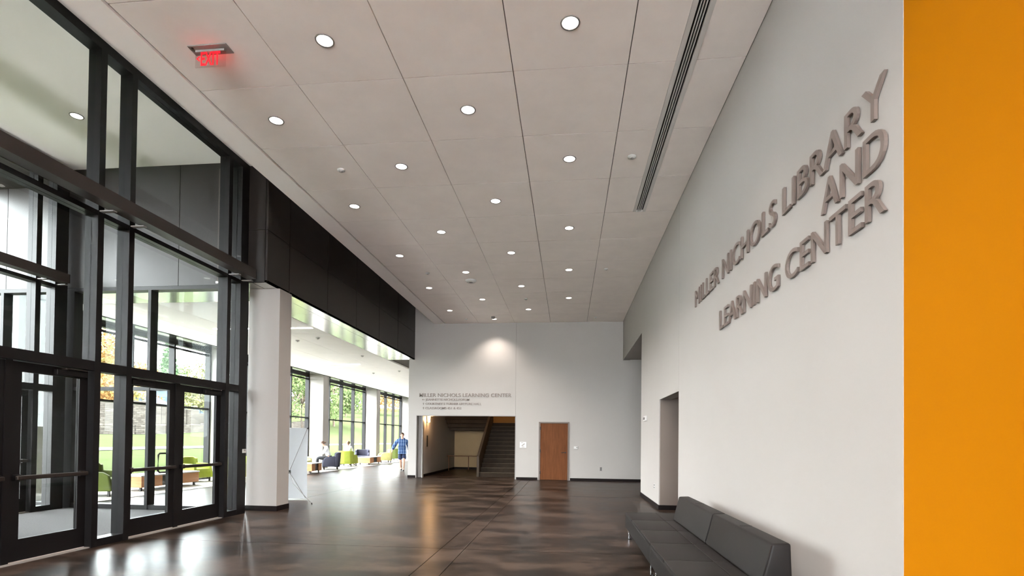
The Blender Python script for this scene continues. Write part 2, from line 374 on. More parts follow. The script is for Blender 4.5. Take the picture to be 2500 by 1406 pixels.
box('post', -5.50, -5.465, YB + 0.02, YB + 0.2, 0, 2.335, 'grey', tr)

# wooden door
d1 = thing('door_1', 'plain brown wooden door in a grey metal frame in the end wall', 'door', (-0.515, YB, 0), None, ST)
boxes('door_frame', [(-1.075, -1.02, YB - 0.018, YB + 0.06, 0, 2.14), (-0.01, 0.045, YB - 0.018, YB + 0.06, 0, 2.14), (-1.02, -0.01, YB - 0.018, YB + 0.06, 2.09, 2.14)], 'trimgrey', d1)
lf = box('door_leaf', -1.015, -0.015, YB - 0.004, YB + 0.04, 0.012, 2.085, 'wood', d1)
for z in (0.22, 1.02, 1.85): box('hinge', -1.03, -1.0, YB - 0.024, YB - 0.002, z, z + 0.11, 'handle', lf)
bm = bmesh.new(); addtube(bm, [(-0.09, YB - 0.004, 1.02), (-0.09, YB - 0.05, 1.02)], 0.026, 14); addtube(bm, [(-0.09, YB - 0.05, 1.02), (-0.15, YB - 0.055, 1.02), (-0.24, YB - 0.052, 1.015)], 0.013, 10)
finish('lever_handle', bm, 'handle', lf)

# ------------------------------------------------------------------ stair room behind the opening
sr = thing('wall_stair', 'cream and white walls of the stair room beyond the opening', 'wall', (-3.8, 22.5, 0), None, ST)
box('side_wall', -5.75, -5.55, YB + 0.25, 25.5, 0, 6.0, 'wall', sr)
box('far_wall', -5.75, -1.7, 25.5, 25.7, 0, 2.2, 'cream', sr)
box('far_wall_upper', -5.75, -1.7, 25.5, 25.7, 2.2, 6.0, 'ochre', sr)
box('right_wall', -1.94, -1.7, YB + 0.25, 25.5, 0, 6.0, 'cream', sr)
box('stair_ceiling', -5.75, -1.7, YB + 0.25, 25.7, 6.0, 6.1, 'cream', sr)
boxes('baseboard', [(-5.55, -5.538, YB + 0.27, 25.5, 0, 0.10), (-5.538, -3.6, 25.488, 25.5, 0, 0.10)], 'base', sr)
stt = thing('staircase', 'dark steel staircase with pale nosings rising inside the end-wall opening', 'staircase', (-2.7, 22, 0), None, ST)
N = 13; R = 0.172; GO = 0.29; Y0 = 20.55
for k in range(N):
    st = boxes('step', [(-3.46, -1.97, Y0 + k * GO, Y0 + (k + 1) * GO + 0.02, k * R + (0.0 if k == 0 else -0.04), (k + 1) * R - 0.012)], 'tread', stt)
    box('nosing', -3.46, -1.97, Y0 + k * GO - 0.015, Y0 + k * GO + 0.04, (k + 1) * R - 0.012, (k + 1) * R, 'nosing', st)
YE = Y0 + N * GO; ZE = N * R
box('landing', -5.54, -1.97, YE + 0.02, 25.49, ZE - 0.36, ZE, 'stairdark', stt)
prism('guard_panel', [(Y0 - 0.06, 0), (Y0 - 0.06, 0.80), (YE, ZE + 0.85), (YE, ZE - 0.3)], 'X', -3.56, -3.465, 'stairdark', stt)
for k in range(9):
    ya = YE - k * GO; za = ZE - 0.2 + k * R
    boxes('upper_step', [(-5.54, -3.58, ya - GO, ya, za, za + R + 0.06)], 'stairdark', stt)
    box('upper_step_edge', -5.54, -3.58, ya - GO - 0.03, ya - GO + 0.03, za - 0.03, za, 'tread', stt)
gr = thing('guard_rail', 'low brown tubular guard rail standing under the stair landing', 'railing', (-4.6, 23.7, 0))
tube('top_bar', [(-5.5, 23.7, 0.70), (-3.62, 23.7, 0.70)], 0.022, 'rail', gr)
for xx in (-5.42, -4.5, -3.7): tube('post', [(xx, 23.7, 0.0), (xx, 23.7, 0.69)], 0.02, 'rail', gr)
sc = thing('wall_sconce', 'small glowing amber wall lamp at the top left of the stair opening', 'wall lamp', (-5.5, 20.34, 2.12))
box('back_plate', -5.55, -5.53, 20.27, 20.41, 2.10, 2.42, 'handle', sc)
lathe('shade', [(0.0, 2.12), (0.045, 2.12), (0.06, 2.40), (0.0, 2.40)], -5.465, 20.34, 'sconce', sc, 18)
ld = bpy.data.lights.new('sconce_bulb', 'POINT'); ld.energy = 22; ld.color = (1, 0.58, 0.27); ld.shadow_soft_size = 0.06
lo = link(bpy.data.objects.new('sconce_bulb', ld), sc, (-5.38, 20.34, 2.26))
ld = bpy.data.lights.new('stair_bulb', 'POINT'); ld.energy = 60; ld.color = (1, 0.72, 0.42); ld.shadow_soft_size = 0.15
sl = thing('stair_ceiling_lamp', 'round lamp on the stair room ceiling, hidden above the opening', 'ceiling lamp', (-2.7, 23.2, 5.9))
lathe('shade', [(0.0, 5.88), (0.16, 5.9), (0.18, 6.0), (0.0, 6.0)], -2.7, 23.2, 'sconce', sl, 20)
link(bpy.data.objects.new('stair_bulb', ld), sl, (-2.7, 23.2, 5.75))
tag(box('stair_wall_sign', -5.549, -5.535, 20.35, 20.50, 1.16, 1.60, 'black'), 'narrow dark vertical sign on the wall under the glowing stair lamp', 'sign')

# ------------------------------------------------------------------ dark panelled beam and pillar
be = box('beam', -6.86, -5.845, 9.61, YB, 4.50, 6.73, 'void'); tag(be, 'deep beam clad in dark bronze panels above the lounge opening', 'beam', None, ST)
ys = [9.565, 10.38, 12.13, 13.87, 15.63, 17.41, YB - 0.004]; zs = [(4.462, 5.475), (5.485, 6.73)]
for i in range(6):
    for (a, c) in zs: box('cladding_panel', -5.845, XBEAM, ys[i] + 0.009, ys[i + 1] - 0.009, a, c, 'panel', be)
    for (a, c) in ((-6.105, XBEAM), (-6.86, -6.115)): box('soffit_panel', a, c, ys[i] + 0.004, ys[i + 1] - 0.004, 4.462, 4.498, 'soffit', be)
for (a, c) in zs: box('cladding_panel', -6.19, XBEAM - 0.05, 9.565, 9.60, a, c, 'panel', be)
pl = box('pillar', -6.43, -5.78, 10.0, 10.45, 0, 4.46, 'wall'); tag(pl, 'square off-white pillar beside the glass entrance under the dark beam', 'pillar', None, ST)
boxes('baseboard', [(-6.442, -5.768, 9.988, 10.0, 0, 0.10), (-5.78, -5.768, 10.0, 10.462, 0, 0.10)], 'base', pl)

# ------------------------------------------------------------------ glass storefronts of the vestibule
def leaf(n, X, y0, y1, strike, label, full=True):
    """door leaf in the plane X, from y0 to y1; strike = +1 when the lock stile is at y1"""
    d = thing('door_%d' % n, label, 'door', (X - 0.11, (y0 + y1) / 2, 0), None, ST)
    xa, xb = X - 0.135, X - 0.088; zb, zt = 0.022, 2.315; s = 0.115
    box('stile', xa, xb, y0, y0 + s, zb, zt, 'frame', d); box('stile', xa, xb, y1 - s, y1, zb, zt, 'frame', d)
    box('bottom_rail', xa, xb, y0 + s, y1 - s, zb, 0.27, 'frame', d); box('top_rail', xa, xb, y0 + s, y1 - s, 2.205, zt, 'frame', d)
    box('pane', X - 0.116, X - 0.108, y0 + s, y1 - s, 0.27, 2.205, 'glass', d)
    bar = box('push_bar', X - 0.05, X - 0.012, y0 + 0.03, y1 - 0.03, 0.955, 1.005, 'handle', d, 0.008)
    for yy in (y0 + 0.03, y1 - 0.11): box('bracket', X - 0.088, X - 0.05, yy, yy + 0.08, 0.945, 1.015, 'frame', bar)
    ya = y0 + 0.05 if strike > 0 else y1 - 0.47
    cl = box('closer', X - 0.088, X - 0.03, ya, ya + 0.42, 2.215, 2.285, 'frame', d, 0.006)
    boxes('closer_arm', [(X - 0.06, X + 0.02, ya + 0.08, ya + 0.10, 2.286, 2.298), (X - 0.02, X + 0.0, ya + 0.09, ya + 0.38, 2.298, 2.31)], 'handle', cl)
    yh = y1 - 0.07 if strike > 0 else y0 + 0.07; yo = yh - 0.13 * strike
    tube('pull_handle', [(X - 0.137, yh, 0.90), (X - 0.185, yh - 0.02 * strike, 0.90), (X - 0.195, yo + 0.03 * strike, 0.90), (X - 0.195, yo, 0.925), (X - 0.195, yo, 1.175), (X - 0.195, yo + 0.03 * strike, 1.20), (X - 0.185, yh - 0.02 * strike, 1.20), (X - 0.137, yh, 1.20)], 0.014, 'handle', d)
    box('door_sweep', X - 0.13, X - 0.092, y0, y1, 0.0125, 0.0219, 'slat', d)
    return d
def storefront(n, X, label, dn, dl, gm):
    o = thing('window_%d' % n, label, 'window wall', (X - 0.1, 6.5, 0), None, ST)
    xa, xb = X - 0.19, X; xg0, xg1 = X - 0.10, X - 0.09
    ml = [(3.2, 3.30), (3.71, 3.80), (4.13, 4.23), (6.31, 6.40), (6.81, 6.90), (8.98, 9.08), (9.36, 9.62)]
    for a, c in ml: box('mullion', xa, xb, a, c, 0, 6.61, 'frame', o)
    box('head', xa, xb, 3.2, 9.62, 6.61, 6.74, 'frame', o)
    for i in range(len(ml) - 1):
        a, c = ml[i][1], ml[i + 1][0]
        box('transom', xa + 0.01, xb - 0.004, a, c, 4.385, 4.45, 'frame', o)
        box('door_head', xa + 0.01, xb - 0.004, a, c, 2.325, 2.45, 'frame', o)
        box('pane', xg0, xg1, a, c, 4.45, 6.61, gm, o); box('pane', xg0, xg1, a, c, 2.45, 4.385, gm, o)
        if c - a < 1:
            box('sill', xa + 0.01, xb - 0.004, a, c, 0, 0.10, 'frame', o); box('pane', xg0, xg1, a, c, 0.10, 2.325, gm, o)
    for (a, c) in ((5.27, 5.345), (7.855, 7.945)): box('door_post', X - 0.17, X - 0.075, a, c, 0, 2.325, 'frame', o)
    for (a, c) in ((4.23, 6.31), (6.90, 8.98)): box('threshold', X - 0.2, X - 0.02, a, c, 0, 0.012, 'grey', o)
    t = box('brace_beam', X + 0.12, X + 0.31, 3.3, 9.36, 4.46, 4.635, 'tube', o)
    box('end_cap', X + 0.118, X + 0.312, 9.36, 9.372, 4.458, 4.637, 'frame', t)
    for (a, c) in ml[2:]: 
        m_ = (a + min(c, a + 0.1)) / 2; boxes('bracket', [(X, X + 0.2, m_ - 0.03, m_ + 0.03, 4.44, 4.455)], 'grey', t)
    k = dn
    for (a, c, s) in ((4.25, 5.27, 1), (5.345, 6.30, -1), (6.91, 7.855, 1), (7.945, 8.97, -1)):
        leaf(k, X, a, c, s, dl[k - dn]); k += 1
    return o
sf_in = storefront(1, XS, 'tall dark-framed glass storefront between the hall and the vestibule', 2,
    ['glass entrance door of the near inner pair, mostly outside the left edge', 'glass entrance door at the left edge of the inner storefront',
     'left leaf of the inner pair of glass doors beside the narrow sidelight', 'right leaf of the inner pair of glass doors nearest the white pillar'], 'glass')
sf_out = storefront(2, XO, 'outer dark-framed glass storefront of the vestibule facing outdoors', 6,
    ['outermost glass door of the near outer pair, out of view', 'outer glass door of the near outer pair, out of view beside the post',
     'outer vestibule glass door seen through the left inner door', 'outer vestibule glass door nearest the corner post'], 'glassout')
tag(box('card_reader', XS, XS + 0.012, 9.50, 9.61, 1.165, 1.24, 'white', None, 0.003), 'small white card reader on the dark jamb beside the pillar', 'card reader')
tag(box('card_reader_window', XS + 0.012, XS + 0.014, 9.53, 9.585, 1.205, 1.225, 'grey', bpy.data.objects['card_reader']), None, None)

# cross wall of the vestibule towards the lounge
o = thing('window_3', 'dark-framed glass cross wall between the vestibule and the lounge', 'window wall', (-8.2, YT, 0), None, ST)
xs = [(-6.48, -6.39), (-8.36, -8.295), (-10.30, -9.98)]
for a, c in xs: box('mullion', a, c, YT, YT + 0.19, 0, 4.385, 'frame', o)
box('head', -10.30, -6.39, YT, YT + 0.19, 4.385, 4.455, 'frame', o)
for (a, c) in ((-8.295, -6.48), (-9.98, -8.36)):
    box('sill', a, c, YT + 0.01, YT + 0.18, 0, 0.10, 'frame', o); box('transom', a, c, YT + 0.01, YT + 0.18, 2.38, 2.45, 'frame', o)
    box('pane', a, c, YT + 0.09, YT + 0.10, 0.10, 2.38, 'glasscross', o); box('pane', a, c, YT + 0.09, YT + 0.10, 2.45, 4.385, 'glasscross', o)
o = thing('window_4', 'dark-framed lounge glazing outside the vestibule, seen at the left edge', 'window wall', (-11.4, YT, 0), None, ST)
for a, c in ((-11.66, -11.59), (-12.5, -12.38)): box('mullion', a, c, YT, YT + 0.19, 0, 4.385, 'frame', o)
box('head', -12.5, -10.301, YT, YT + 0.19, 4.385, 4.455, 'frame', o)
for (a, c) in ((-11.59, -10.301), (-12.38, -11.66)):
    box('sill', a, c, YT + 0.01, YT + 0.18, 0, 0.10, 'frame', o); box('transom', a, c, YT + 0.01, YT + 0.18, 2.38, 2.45, 'frame', o)
    box('pane', a, c, YT + 0.09, YT + 0.10, 0.10, 2.38, 'glassout', o); box('pane', a, c, YT + 0.09, YT + 0.10, 2.45, 4.385, 'glassout', o)
wt = box('wall_vestibule', -12.7, -6.41, YT + 0.045, YT + 0.2, 4.47, 6.95, 'void'); tag(wt, 'dark bronze panel wall above the glass cross wall of the vestibule', 'wall', None, ST)
px_ = [-12.7, -11.545, -9.635, -7.72, -6.40]
for i in range(4): box('cladding_panel', px_[i] + 0.006, px_[i + 1] - 0.006, YT, YT + 0.045, 4.458, 6.95, 'panel', wt)
cv = box('ceiling_vestibule', -10.3, -6.2, 3.0, YT, ZV, ZV + 0.1, 'plaster'); tag(cv, 'plain cream ceiling of the glazed vestibule', 'ceiling', None, ST)
box('lintel_cover', -6.44, -6.2, 3.0, 9.62, 6.741, 6.869, 'frame', cv); box('lintel_cover', -10.34, -10.1, 3.0, 9.62, 6.741, 6.869, 'frame', cv)
tag(box('wall_vestibule_near', -10.3, -6.2, 3.0, 3.19, 0, 6.86, 'wall'), 'off-white end wall of the vestibule, out of view', 'wall', None, ST)
tag(box('exterior_canopy', -12.2, -10.35, 1.5, YT - 0.001, 6.54, 6.86, 'panel'), 'brown soffit of the outdoor entrance canopy', 'canopy', None, ST)

# walls behind the viewpoint
tag(box('wall_left', -6.39, -6.2, YN, 3.0, 0, 6.74, 'wall'), 'off-white wall left of the viewpoint before the vestibule', 'wall', None, ST)
o = thing('window_5', 'tall dark-framed glass wall at the other end of the hall, behind the viewpoint', 'window wall', (-2.1, YN - 0.1, 0), None, ST)
for k in range(7): box('mullion', -6.2 + k * 1.36 - 0.05, -6.2 + k * 1.36 + 0.05, YN - 0.19, YN, 0, 5.8, 'frame', o)
for z0_, z1_ in ((0, 0.1), (2.33, 2.45), (4.385, 4.45), (5.68, 5.8)): box('transom', -6.2, XR, YN - 0.18, YN - 0.01, z0_, z1_, 'frame', o)
box('pane', -6.2, XR, YN - 0.10, YN - 0.09, 0.1, 5.7, 'glass', o)
tag(box('wall_rear', -6.4, XR + 0.24, YN - 0.2, YN, 5.8, 6.9, 'wall'), 'off-white wall band above the rear windows, behind the viewpoint', 'wall', None, ST)

# ------------------------------------------------------------------ lounge shell
lc = box('ceiling_lounge', -12.7, -5.85, YT + 0.2, YF, 4.52, 4.75, 'void'); tag(lc, 'white panelled ceiling of the lounge with brushed metal borders', 'ceiling', None, ST)
for i in range(4):
    for j in range(10):
        x0 = XP + i * 1.1825; y0 = 10.9 + j * 3.5
        box('ceiling_panel', x0 + 0.004, x0 + 1.1785, y0 + 0.004, min(YF, y0 + 3.496), ZL, ZL + 0.058, 'loungeceil', lc)
for i in range(3):
    x0 = XP + 0.0 + i * 1.5767; box('soffit_panel', x0 + 0.004, x0 + 1.572, YT + 0.2, 10.896, ZL + 0.002, ZL + 0.058, 'soffit', lc)
for j in range(12):
    y0 = YT + 0.2 + j * 3.0; box('soffit_panel', -12.44, XP - 0.03, y0 + 0.004, min(YF, y0 + 2.996), ZL + 0.002, ZL + 0.058, 'soffit', lc)
box('edge_trim', XP - 0.028, XP - 0.002, 9.86, YF, ZL - 0.02, ZL + 0.05, 'frame', lc)
tag(box('wall_parapet', -12.75, -12.5, YT, YF, 4.47, 7.0, 'panel'), 'dark exterior wall band over the lounge windows', 'wall', None, ST)
tag(box('wall_lounge_far', -12.7, -6.0, YF, YF + 0.2, 0, 4.75, 'wall'), 'white far wall of the lounge', 'wall', None, ST)
tag(box('wall_lounge_inner', -6.02, -5.76, YB + 0.25, YF, 0, 6.7, 'wall'), 'white inner wall of the lounge behind the stair room', 'wall', None, ST)
py_ = [10.0, 17.05, 24.05, 31.1, 38.15, 45.1]
plab = ['nearest the corner of the vestibule', 'seen through the right glass door', 'just behind the white banner', 'behind the dark and yellow armchairs', 'behind the walking man', 'at the far end of the lounge']
for y, l in zip(py_, plab):
    tag(box('window_pier', XW, XP - 0.03, y, y + 0.6, 0, ZL - 0.001, 'wall'), 'white window pier ' + l, 'pier', 'white piers between the lounge windows', ST)
wl = ['first lounge window bay, seen through the glass doors', 'second lounge window bay, behind the pillar and banner', 'third lounge window bay, behind the lime armchair', 'fourth lounge window bay, behind the olive armchair', 'fifth lounge window bay, at the far end']
for k in range(5):
    a, c = py_[k] + 0.6, py_[k + 1]
    o = thing('window_%d' % (6 + k), 'dark-framed tall ' + wl[k], 'window', (XW, (a + c) / 2, 0), 'lounge window bays', ST)
    ms = [a, a + 1.55, a + 3.12, a + 4.72, c - 0.07]
    for y in ms: box('mullion', XW - 0.06, XW + 0.13, y, y + 0.07, 0, 4.40, 'frame', o)
    box('head', XW - 0.05, XW + 0.13, a, c, 4.36, ZL, 'frame', o)
    box('shade_rail', XW + 0.02, XW + 0.10, a, c, 4.23, 4.29, 'frame', o)
    for i in range(4):
        y0, y1 = ms[i] + 0.07, ms[i + 1]
        box('sill', XW - 0.05, XW + 0.12, y0, y1, 0, 0.10, 'frame', o)
        box('transom', XW - 0.05, XW + 0.10, y0, y1, 2.38, 2.44, 'frame', o)
        box('pane', XW - 0.005, XW + 0.005, y0, y1, 0.10, 2.38, 'glassout', o); box('pane', XW - 0.005, XW + 0.005, y0, y1, 2.44, 4.36, 'glassout', o)

# unseen backing added behind the wooden door to block light leaks
rb_ = thing('light_leak_backing', 'unseen backing added behind the wooden door to block light leaks', 'wall', (2, 22, 0), None, ST)
box('backing_panel', -1.69, 5.6, YB + 0.6, YB + 0.7, 0, 6.74, 'corridor', rb_); box('backing_top', -1.69, 5.6, YB + 0.25, YB + 0.6, 6.6, 6.7, 'corridor', rb_)
box('backing_side', 5.5, 5.6, YB + 0.25, YB + 0.6, 0, 6.6, 'corridor', rb_)

# ------------------------------------------------------------------ downlights
def ordinal(n): return ['first', 'second', 'third', 'fourth', 'fifth', 'sixth', 'seventh'][n - 1]
def make_downlight(x, y, z, power=DOWNLIGHT_W):
    t = thing('downlight', 'x', 'ceiling light', (x, y, z - 0.008))
    lathe('trim_ring', [(0.086, z), (0.086, z - 0.006), (0.101, z - 0.008), (0.103, z)], x, y, 'grey', t, 28)
    lathe('lens', [(0.0, z - 0.0035), (0.085, z - 0.0035), (0.085, z - 0.001), (0.0, z - 0.001)], x, y, 'lens', t, 28)
    ld = bpy.data.lights.new('downlight_beam', 'SPOT'); ld.energy = power; ld.color = (1.0, 0.905, 0.81); ld.spot_size = math.radians(112); ld.spot_blend = 0.75; ld.shadow_soft_size = 0.08
    link(bpy.data.objects.new('downlight_beam', ld), t, (x, y, z - 0.03))
    return t
colname = {-1: 'in the tile column beside the storefront', 0: 'in the second tile column from the storefront', 1: 'in the third tile column from the storefront', 2: 'in the tile column next to the slot diffuser'}
proto = None
for c in (-1, 0, 1, 2):
    rows = [r for r in range(-4, 11) if (c + r) % 2 == 0 and not (c == 2 and r == 10)]
    vis = [r for r in rows if r >= 0]
    for r in rows:
        x = TX0 + (c + 0.5) * T; y = TY0 + (r + 0.5) * T
        if proto is None: o = proto = make_downlight(x, y, ZC)
        else: o = copytree(proto, (x, y, ZC - 0.008))
        if r >= 0:
            k = len([q for q in vis if q >= r]); tag(o, 'round downlight %s, %s from the end wall' % (colname[c], ordinal(k)), 'ceiling light', 'recessed downlights in the hall ceiling')
        else: tag(o, 'round recessed downlight in the hall ceiling above the top of the view', 'ceiling light', 'downlights above the view')
p_ = at(187, 283, 2, ZV)
o = copytree(proto, (p_.x, p_.y, ZV - 0.008)); tag(o, 'round recessed downlight in the cream vestibule ceiling behind the glass', 'ceiling light', 'vestibule downlights')
for yy in (4.4,):
    o = copytree(proto, (p_.x, yy, ZV - 0.008)); tag(o, 'round recessed downlight in the near part of the vestibule ceiling, out of view', 'ceiling light', 'vestibule downlights')

# small ceiling devices
def disc(name, x, y, label, cat, r=0.06, h=0.03, z=ZC, mat='white', group=None):
    t = thing(name, label, cat, (x, y, z - h), group)
    lathe('housing', [(0.0, z - h), (r * 0.7, z - h), (r, z - h * 0.5), (r, z), (0.0, z)], x, y, mat, t, 20)
    lathe('sensor', [(0.0, z - h - 0.012), (r * 0.3, z - h - 0.008), (r * 0.35, z - h), (0.0, z - h)], x, y, 'grey', t, 14)
    return t
sg = 'small round devices on the hall ceiling'
for (x, y, l) in [(-3.69, 8.13, 'white smoke detector on the ceiling tile near the start of the dark beam'), (0.929, 8.12, 'white smoke detector on the ceiling beside the slot diffuser'),
                  (-3.695, 13.43, 'small white sprinkler cap halfway along the dark beam'), (0.919, 13.43, 'small white sprinkler cap halfway along the lettered wall side'),
                  (-1.328, 16.12, 'small white sprinkler cap in the middle of the ceiling near the end wall'), (0.926, 18.7, 'small white sprinkler cap in the right corner at the end wall'), (-3.693, 18.7, 'small white sprinkler cap in the left corner at the end wall')]:
    disc('ceiling_sensor', x, y, l, 'sensor', 0.062 if y < 9 else 0.05, 0.032, ZC, 'white', sg)
disc('wireless_access_point', -2.674, 14.141, 'larger white dome device hanging on a joint between ceiling tiles', 'access point', 0.15, 0.06)
disc('ceiling_camera', -2.675, 18.42, 'small dark-lensed dome camera close to the end wall', 'camera', 0.07, 0.08, ZC, 'grey')
for (x, y, l) in [(-7.46, 15.0, 'small sprinkler cap on the lounge ceiling close to the metal soffit'), (-7.44, 18.4, 'small sprinkler cap on the lounge ceiling halfway along the soffit'), (-7.44, 22.6, 'small sprinkler cap on the lounge ceiling nearest the end wall'), (-8.31, 15.4, 'smoke detector on the lounge ceiling just right of the pillar'), (-8.88, 23.3, 'smoke detector on the lounge ceiling above the lime armchair')]:
    disc('ceiling_sensor', x, y, l, 'sensor', 0.055, 0.04, ZL, 'white', 'small round devices on the lounge ceiling')
for (x0, x1, y, l) in [(-8.2, -6.95, 13.64, 'bright linear ceiling lamp in the lounge beside the pillar'), (-10.27, -9.25, 27.44, 'bright linear ceiling lamp in the lounge above the lime armchair'),
                       (-9.6, -8.4, 20.5, 'bright linear ceiling lamp in the lounge hidden behind the beam'), (-9.8, -8.6, 13.64, 'bright linear ceiling lamp in the lounge seen through the storefront glass'), (-9.6, -8.4, 34.4, 'bright linear ceiling lamp near the far end of the lounge')]:
    t = thing('linear_ceiling_lamp', l, 'ceiling light', ((x0 + x1) / 2, y, ZL - 0.012), 'linear lamps in the lounge ceiling')
    box('housing', x0 - 0.01, x1 + 0.01, y - 0.065, y + 0.065, ZL - 0.006, ZL - 0.0005, 'white', t); box('diffuser', x0, x1, y - 0.055, y + 0.055, ZL - 0.012, ZL - 0.0061, 'linear', t)

# ------------------------------------------------------------------ lettering
def textmesh(s, bold):
    c = bpy.data.curves.new('txt', 'FONT'); c.body = s; c.size = 1.0; c.offset = bold; c.resolution_u = 6
    o = bpy.data.objects.new('txt', c); COL.objects.link(o)
    dg = bpy.context.evaluated_depsgraph_get(); dg.update()
    me = bpy.data.meshes.new_from_object(o.evaluated_get(dg)); bpy.data.objects.remove(o); bpy.data.curves.remove(c)
    return me
def bounds(me):
    xs = [q.co.x for q in me.vertices]; ys = [q.co.y for q in me.vertices]; return min(xs), max(xs), min(ys), max(ys)
GC = {}
def glyph(ch, bold):
    if (ch, bold) not in GC: GC[ch, bold] = textmesh(ch, bold)
    return GC[ch, bold]
CAPB = {}
def lettering(root, s, org, ux, uz, nrm, width, cap, depth, mat, bold=0.012, name='letter', standoff=0.004):
    """raised letters: org = lower left of the first letter, ux reading direction, width and cap height in metres"""
    if bold not in CAPB: b_ = bounds(glyph('H', bold)); CAPB[bold] = (b_[2], b_[3])
    full = bounds(textmesh(s, bold)); sx = width / (full[1] - full[0]); sy = cap / (CAPB[bold][1] - CAPB[bold][0])
    for i, ch in enumerate(s):
        if ch == ' ': continue
        g = glyph(ch, bold); gb = bounds(g)
        pre = bounds(textmesh(s[:i + 1], bold)); shift = pre[1] - gb[1]
        bm = bmesh.new(); bm.from_mesh(g)
        bmesh.ops.remove_doubles(bm, verts=bm.verts, dist=1e-5)
        for q in bm.verts:
            X_, Y_ = (q.co.x + shift - full[0]) * sx, (q.co.y - CAPB[bold][0]) * sy
            q.co = Vector(org) + Vector(ux) * X_ + Vector(uz) * Y_ + Vector(nrm) * standoff
        r_ = bmesh.ops.extrude_face_region(bm, geom=bm.faces[:])
        for e in r_['geom']:
            if isinstance(e, bmesh.types.BMVert): e.co += Vector(nrm) * depth
        bmesh.ops.recalc_face_normals(bm, faces=bm.faces)
        for f in bm.faces: f.smooth = False
        finish(name, bm, mat, root)
UP = (0, 0, 1)
for (s, y0, y1, z, l) in [('MILLER NICHOLS LIBRARY', 8.41, 3.47, 3.56, 'top line of large raised taupe letters on the right wall reading MILLER NICHOLS LIBRARY'),
                          ('AND', 4.30, 3.47, 3.24, 'short middle line of large raised taupe letters on the right wall reading AND'),
                          ('LEARNING CENTER', 7.065, 3.47, 2.925, 'bottom line of large raised taupe letters on the right wall reading LEARNING CENTER')]:
    t = thing('wall_lettering', l, 'lettering', (XR, (y0 + y1) / 2, z), 'large wall letters')
    lettering(t, s, (XR, y0, z), (0, -1, 0), UP, (-1, 0, 0), y0 - y1, 0.245, 0.022, 'letter', 0.001)
for (s, x0, x1, z, cap, arrow, l) in [('MILLER NICHOLS LEARNING CENTER', -5.605, -2.10, 3.05, 0.135, 0, 'larger heading line of taupe letters over the stair opening'),
                                      ('JEANNETTE NICHOLS FORUM', -5.36, -3.685, 2.91, 0.078, 1, 'small taupe letters under the heading reading JEANNETTE NICHOLS FORUM with a left arrow'),
                                      ('COURTNEY S TURNER LECTURE HALL', -5.36, -3.23, 2.750, 0.080, 2, 'small taupe letters reading COURTNEY S TURNER LECTURE HALL with an up arrow'),
                                      ('CLASSROOMS 451 & 452', -5.36, -3.985, 2.588, 0.080, 2, 'lowest small taupe letters reading CLASSROOMS 451 & 452 with an up arrow')]:
    t = thing('wall_lettering', l, 'lettering', ((x0 + x1) / 2, YB, z), 'directory letters over the stair opening')
    lettering(t, s, (x0, YB, z), (1, 0, 0), UP, (0, -1, 0), x1 - x0, cap, 0.012, 'letter', 0.004)
    if arrow == 1:
        prism('arrow', [(-5.50, z + 0.039), (-5.465, z + 0.065), (-5.465, z + 0.046), (-5.395, z + 0.046), (-5.395, z + 0.032), (-5.465, z + 0.032), (-5.465, z + 0.013)], 'Y', YB - 0.014, YB - 0.002, 'letter', t)
    elif arrow == 2:
        prism('arrow', [(-5.445, z + 0.08), (-5.475, z + 0.05), (-5.453, z + 0.05), (-5.453, z), (-5.437, z), (-5.437, z + 0.05), (-5.415, z + 0.05)], 'Y', YB - 0.014, YB - 0.002, 'letter', t)

# ------------------------------------------------------------------ exit sign
ex, ey = -4.015, 5.45
t = thing('exit_sign', 'red edge-lit EXIT sign with a left arrow hanging from the ceiling near the storefront', 'exit sign', (ex, ey, 5.6))
box('canopy', ex - 0.235, ex + 0.225, ey - 0.075, ey + 0.075, ZC - 0.012, ZC, 'grey', t, 0.003)
boxes('slot_housing', [(ex - 0.18, ex + 0.165, ey - 0.014, ey + 0.014, ZC - 0.035, ZC - 0.012)], 'grey', t)
box('acrylic_plate', ex - 0.185, ex + 0.178, ey - 0.004, ey + 0.004, 5.612, ZC - 0.034, 'acrylic', t)
lettering(t, 'EXIT', (ex - 0.118, ey - 0.004, 5.628), (1, 0, 0), UP, (0, -1, 0), 0.232, 0.152, 0.003, 'red', 0.016, 'exit_letter', 0.001)
prism('arrow', [(ex - 0.172, 5.708), (ex - 0.135, 5.738), (ex - 0.128, 5.728), (ex - 0.152, 5.708), (ex - 0.128, 5.688), (ex - 0.135, 5.678)], 'Y', ey - 0.008, ey - 0.005, 'red', t)
box('led_strip', ex - 0.118, ex + 0.114, ey - 0.012, ey - 0.005, ZC - 0.0345, ZC - 0.0352 + 0.004, 'red', t)
box('test_button', ex - 0.20, ex - 0.18, ey - 0.055, ey - 0.035, ZC - 0.018, ZC - 0.012, 'black', t)
ld = bpy.data.lights.new('exit_glow', 'POINT'); ld.energy = 0.3; ld.color = (1, 0.03, 0.04); ld.shadow_soft_size = 0.05
link(bpy.data.objects.new('exit_glow', ld), t, (ex - 0.01, ey + 0.05, 5.70))

